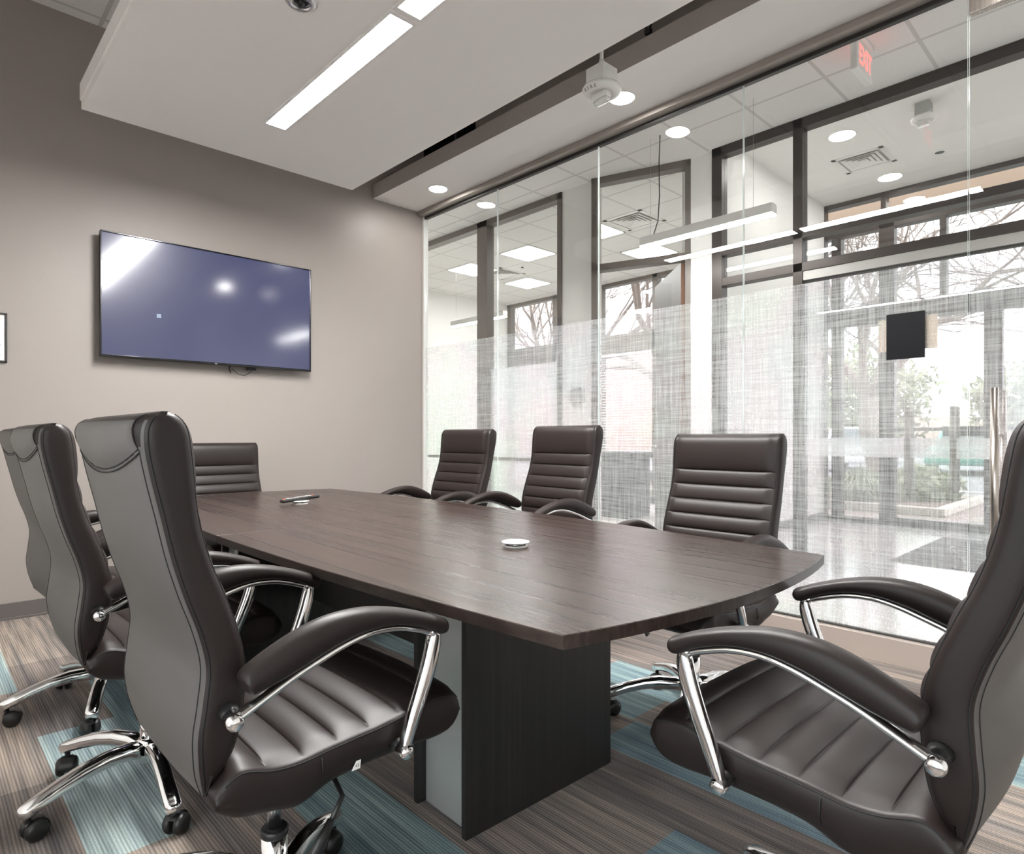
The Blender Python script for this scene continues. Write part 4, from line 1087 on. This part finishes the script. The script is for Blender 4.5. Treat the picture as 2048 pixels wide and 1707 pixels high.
def bush(name, c, r, n, m, label, cat='bush', sz=.09, kind=None):
    rg = random.Random(int(c[0] * 13 + c[1] * 7 + n)); mb = MB()
    for k in range(n):
        d = Vector((rg.gauss(0, 1), rg.gauss(0, 1), rg.gauss(0, 1))).normalized(); q = rg.random() ** .35
        lump = 1 + .16 * math.sin(d.x * 5 + c[0]) * math.sin(d.y * 6) + .1 * math.sin(d.z * 7)
        p = Vector((c[0] + d.x * r[0] * q * lump, c[1] + d.y * r[1] * q * lump, c[2] + d.z * r[2] * q * lump))
        if p.z < -.03: p.z = abs(p.z) * .3
        u = Vector((rg.gauss(0, 1), rg.gauss(0, 1), rg.gauss(0, 1))).normalized() * sz; w = u.orthogonal().normalized() * sz * .5
        mb.add([p - u, p + w, p + u, p - w], [(0, 1, 2, 3)])
    return mb.build(name, m)
tag(bush('shrub', (12.6, 3.0, .25), (.8, .55, .36), 900, M['leaf'], ''), 'low dark shrub in the planter beside the walkway', 'bush')
tag(bush('shrub', (11.4, 6.0, .22), (.6, .9, .34), 700, M['leaf_pale'], ''), 'pale shrub in front of the office window', 'bush')

def grow(mb, p, d, r, L_, depth, rg, up=.12):
    if depth == 0 or r < .0028: return
    n = 5; pts = [p.copy()]; q = p.copy(); dd = d.copy()
    for k in range(n):
        dd = (dd + Vector((rg.gauss(0, .10), rg.gauss(0, .10), rg.gauss(0, .07) + up * .12))).normalized(); q = q + dd * (L_ / n); pts.append(q.copy())
    mb.tube(pts, [r * (1 - .35 * k / n) for k in range(n + 1)], 7 if r > .05 else 4, up=(0.3, .2, 1), cap=False)
    nb = 3 if depth > 3 else (3 if rg.random() < .6 else 2)
    for k in range(nb):
        ax = Vector((rg.gauss(0, 1), rg.gauss(0, 1), rg.gauss(0, .5))).normalized(); an = rg.uniform(.35, .85)
        nd = (Quaternion(ax, an) @ dd).normalized(); nd.z = max(nd.z, -.15)
        st = pts[-1] if k < 2 else pts[3]
        grow(mb, st, nd.normalized(), r * (.56 if k else .66), L_ * rg.uniform(.66, .86), depth - 1, rg, up)
def bare_tree(c, r, h, seed, label, lean=(0, 0), depth=7):
    rg = random.Random(seed); e = empty('bare_tree', c, 0, label, 'tree', 'leafless trees outside')
    mb = MB(); base = Vector((0, 0, -.05)); top = Vector((lean[0], lean[1], h))
    pts = [base, base.lerp(top, .3) + Vector((.05, -.03, 0)), base.lerp(top, .65) + Vector((-.05, .04, 0)), top]
    mb.tube(pts, [r * 1.35, r * 1.05, r, r * .95], 10, up=(1, 0, 0)); mb.build('trunk', M['bark'], e)
    mb = MB()
    for k in range(4):
        a = k * PI / 2 + rg.uniform(-.4, .4); grow(mb, top - Vector((0, 0, .05)), Vector((math.cos(a) * .75, math.sin(a) * .75, .8)).normalized(), r * .50, h * .95, depth, rg)
    mb.build('branches', M['bark'], e)
bare_tree((14.0, 4.1, 0), .19, 1.9, 5, 'big bare tree behind the entrance doors', (-.05, .12), 7)
bare_tree((13.0, 11.2, 0), .17, 2.0, 11, 'bare tree outside the far office window', (0, .1), 7)
bare_tree((12.6, 8.0, 0), .20, 2.1, 23, 'bare tree outside the window with the blind', (0, -.1), 7)
bare_tree((19.0, 0.6, 0), .15, 2.2, 31, 'bare tree to the right, beyond the entrance doors', (.1, 0), 7)

def leafy(c, r, trunk_h, n, label, m='leaf', sz=.16):
    e = empty('leafy_tree', (c[0], c[1], 0), 0, label, 'tree')
    mb = MB(); mb.tube([(0, 0, -.1), (.05, 0, trunk_h * .5), (0, .05, c[2])], [.16, .13, .08], 8, up=(1, 0, 0)); mb.build('trunk', M['bark'], e)
    o = bush('foliage', (0, 0, c[2]), r, n, M[m], '', sz=sz); o.parent = e
leafy((42, 5.6, 3.15), (2.3, 2.1, 1.75), 2.0, 2600, 'round olive green tree across the parking lot', sz=.22)
leafy((31, 9.6, 2.9), (2.6, 2.6, 2.3), 1.5, 2600, 'green tree behind the bare tree trunk', 'leaf', .20)
leafy((29, 15.6, 2.4), (2.2, 2.2, 2.1), 1.2, 2000, 'pale green tree at the left of the entrance view', 'leaf_pale', .18)

def car(name, x, y, rz, paint, L_, H_, label, cat='car'):
    e = empty(name, (x, y, -.055), rz, label, cat, 'parked vehicles')
    h = H_; prof = [(-L_ / 2, .42), (-L_ / 2 + .03, .30), (L_ / 2 - .05, .30), (L_ / 2, .45), (L_ / 2 - .02, .72), (L_ / 2 - .25, .84), (L_ * .20, .92), (L_ * .06, h - .06), (0, h), (-L_ * .33, h), (-L_ * .44, .98), (-L_ / 2 + .02, .92)]
    mb = MB(); mb.poly_extrude(prof, 'Y', -.86, .86); bo = mb.build('body', paint, e)
    bv = bo.modifiers.new('soft', 'BEVEL'); bv.width = .06; bv.segments = 2; bv.limit_method = 'ANGLE'
    win = [(L_ * .17, .94), (L_ * .055, h - .10), (0, h - .07), (-L_ * .32, h - .07), (-L_ * .41, .98)]
    mb = MB(); mb.poly_extrude(win, 'Y', -.868, .868); mb.build('side_window', M['car_glass'], e)
    mb = MB(); mb.add([(L_ * .215, -.75, .93), (L_ * .215, .75, .93), (L_ * .072, .68, h - .06), (L_ * .072, -.68, h - .06)], [(0, 1, 2, 3)]); mb.build('windscreen', M['car_glass'], e)
    for sx in (-1, 1):
        for sy in (-1, 1):
            mb = MB(); mb.cyl((sx * L_ * .31, sy * .80 - .1, .33), .33, .2, 22, axis='Y', bev=.03); mb.build('wheel', M['tyre'], e)
            mb = MB(); mb.cyl((sx * L_ * .31, sy * .905 - .004, .33), .19, .008, 18, axis='Y'); mb.build('hubcap', M['piston'], e)
    mb = MB()
    for sy in (-.62, .62): mb.box(L_ / 2 - .06, L_ / 2 + .012, sy - .16, sy + .16, .60, .72, bev=.02)
    mb.build('headlight', M['white_metal'], e)
car('car', 24.0, 7.6, math.radians(185), M['car_white'], 4.5, 1.5, 'white parked car left of the bare tree trunk')
car('car', 24.5, 4.4, math.radians(180), M['car_green'], 4.4, 1.42, 'teal green parked car behind the door pulls')
car('pickup_truck', 23.5, 1.7, math.radians(178), M['car_dark'], 5.2, 1.85, 'dark tall vehicle parked right of the door pulls', 'vehicle')
car('car', 26.0, 14.0, math.radians(180), M['car_white'], 4.4, 1.45, 'white car parked outside the blinded office window')
# fence, low building and brick block in the distance
plain('distant_building', P('pale_tan_wall', (0.55, 0.45, 0.38), .9), (52, 53, -30, 20, -.1, 2.4))
plain('distant_building', M['brick'], (30, 31, 16, 40, -.1, 7.0))
e = empty('lot_sign', (20.5, 5.9, 0), 0, 'small white parking sign on a post', 'sign')
mb = MB(); mb.box(-.03, .03, -.03, .03, -.08, 1.5); mb.build('post', M['bark'], e)
mb = MB(); mb.box(-.05, -.03, -.25, .25, 1.0, 1.6); mb.build('board', M['white_plastic'], e)

# ------------------------------------------------------------------ light and view
w = bpy.data.worlds.new('World'); SC.world = w; w.use_nodes = True
bg = w.node_tree.nodes['Background']; bg.inputs[0].default_value = (0.93, 0.97, 1.0, 1); bg.inputs[1].default_value = 1.7
sun = bpy.data.lights.new('sun', 'SUN'); sun.energy = 0.3; sun.angle = .5; so_ = bpy.data.objects.new('sun', sun); COL.objects.link(so_)
so_.rotation_euler = (math.radians(35), math.radians(20), 0)
SC.view_settings.view_transform = 'Standard'; SC.view_settings.look = 'None'; SC.view_settings.gamma = 1.0
SC.view_settings.exposure = 1.55; SC.view_settings.use_curve_mapping = False
SC.cycles.max_bounces = 14; SC.cycles.transparent_max_bounces = 32; SC.cycles.diffuse_bounces = 6; SC.cycles.glossy_bounces = 5
SC.cycles.caustics_reflective = False; SC.cycles.caustics_refractive = False; SC.cycles.sample_clamp_indirect = 6.0
SC.cycles.use_denoising = True
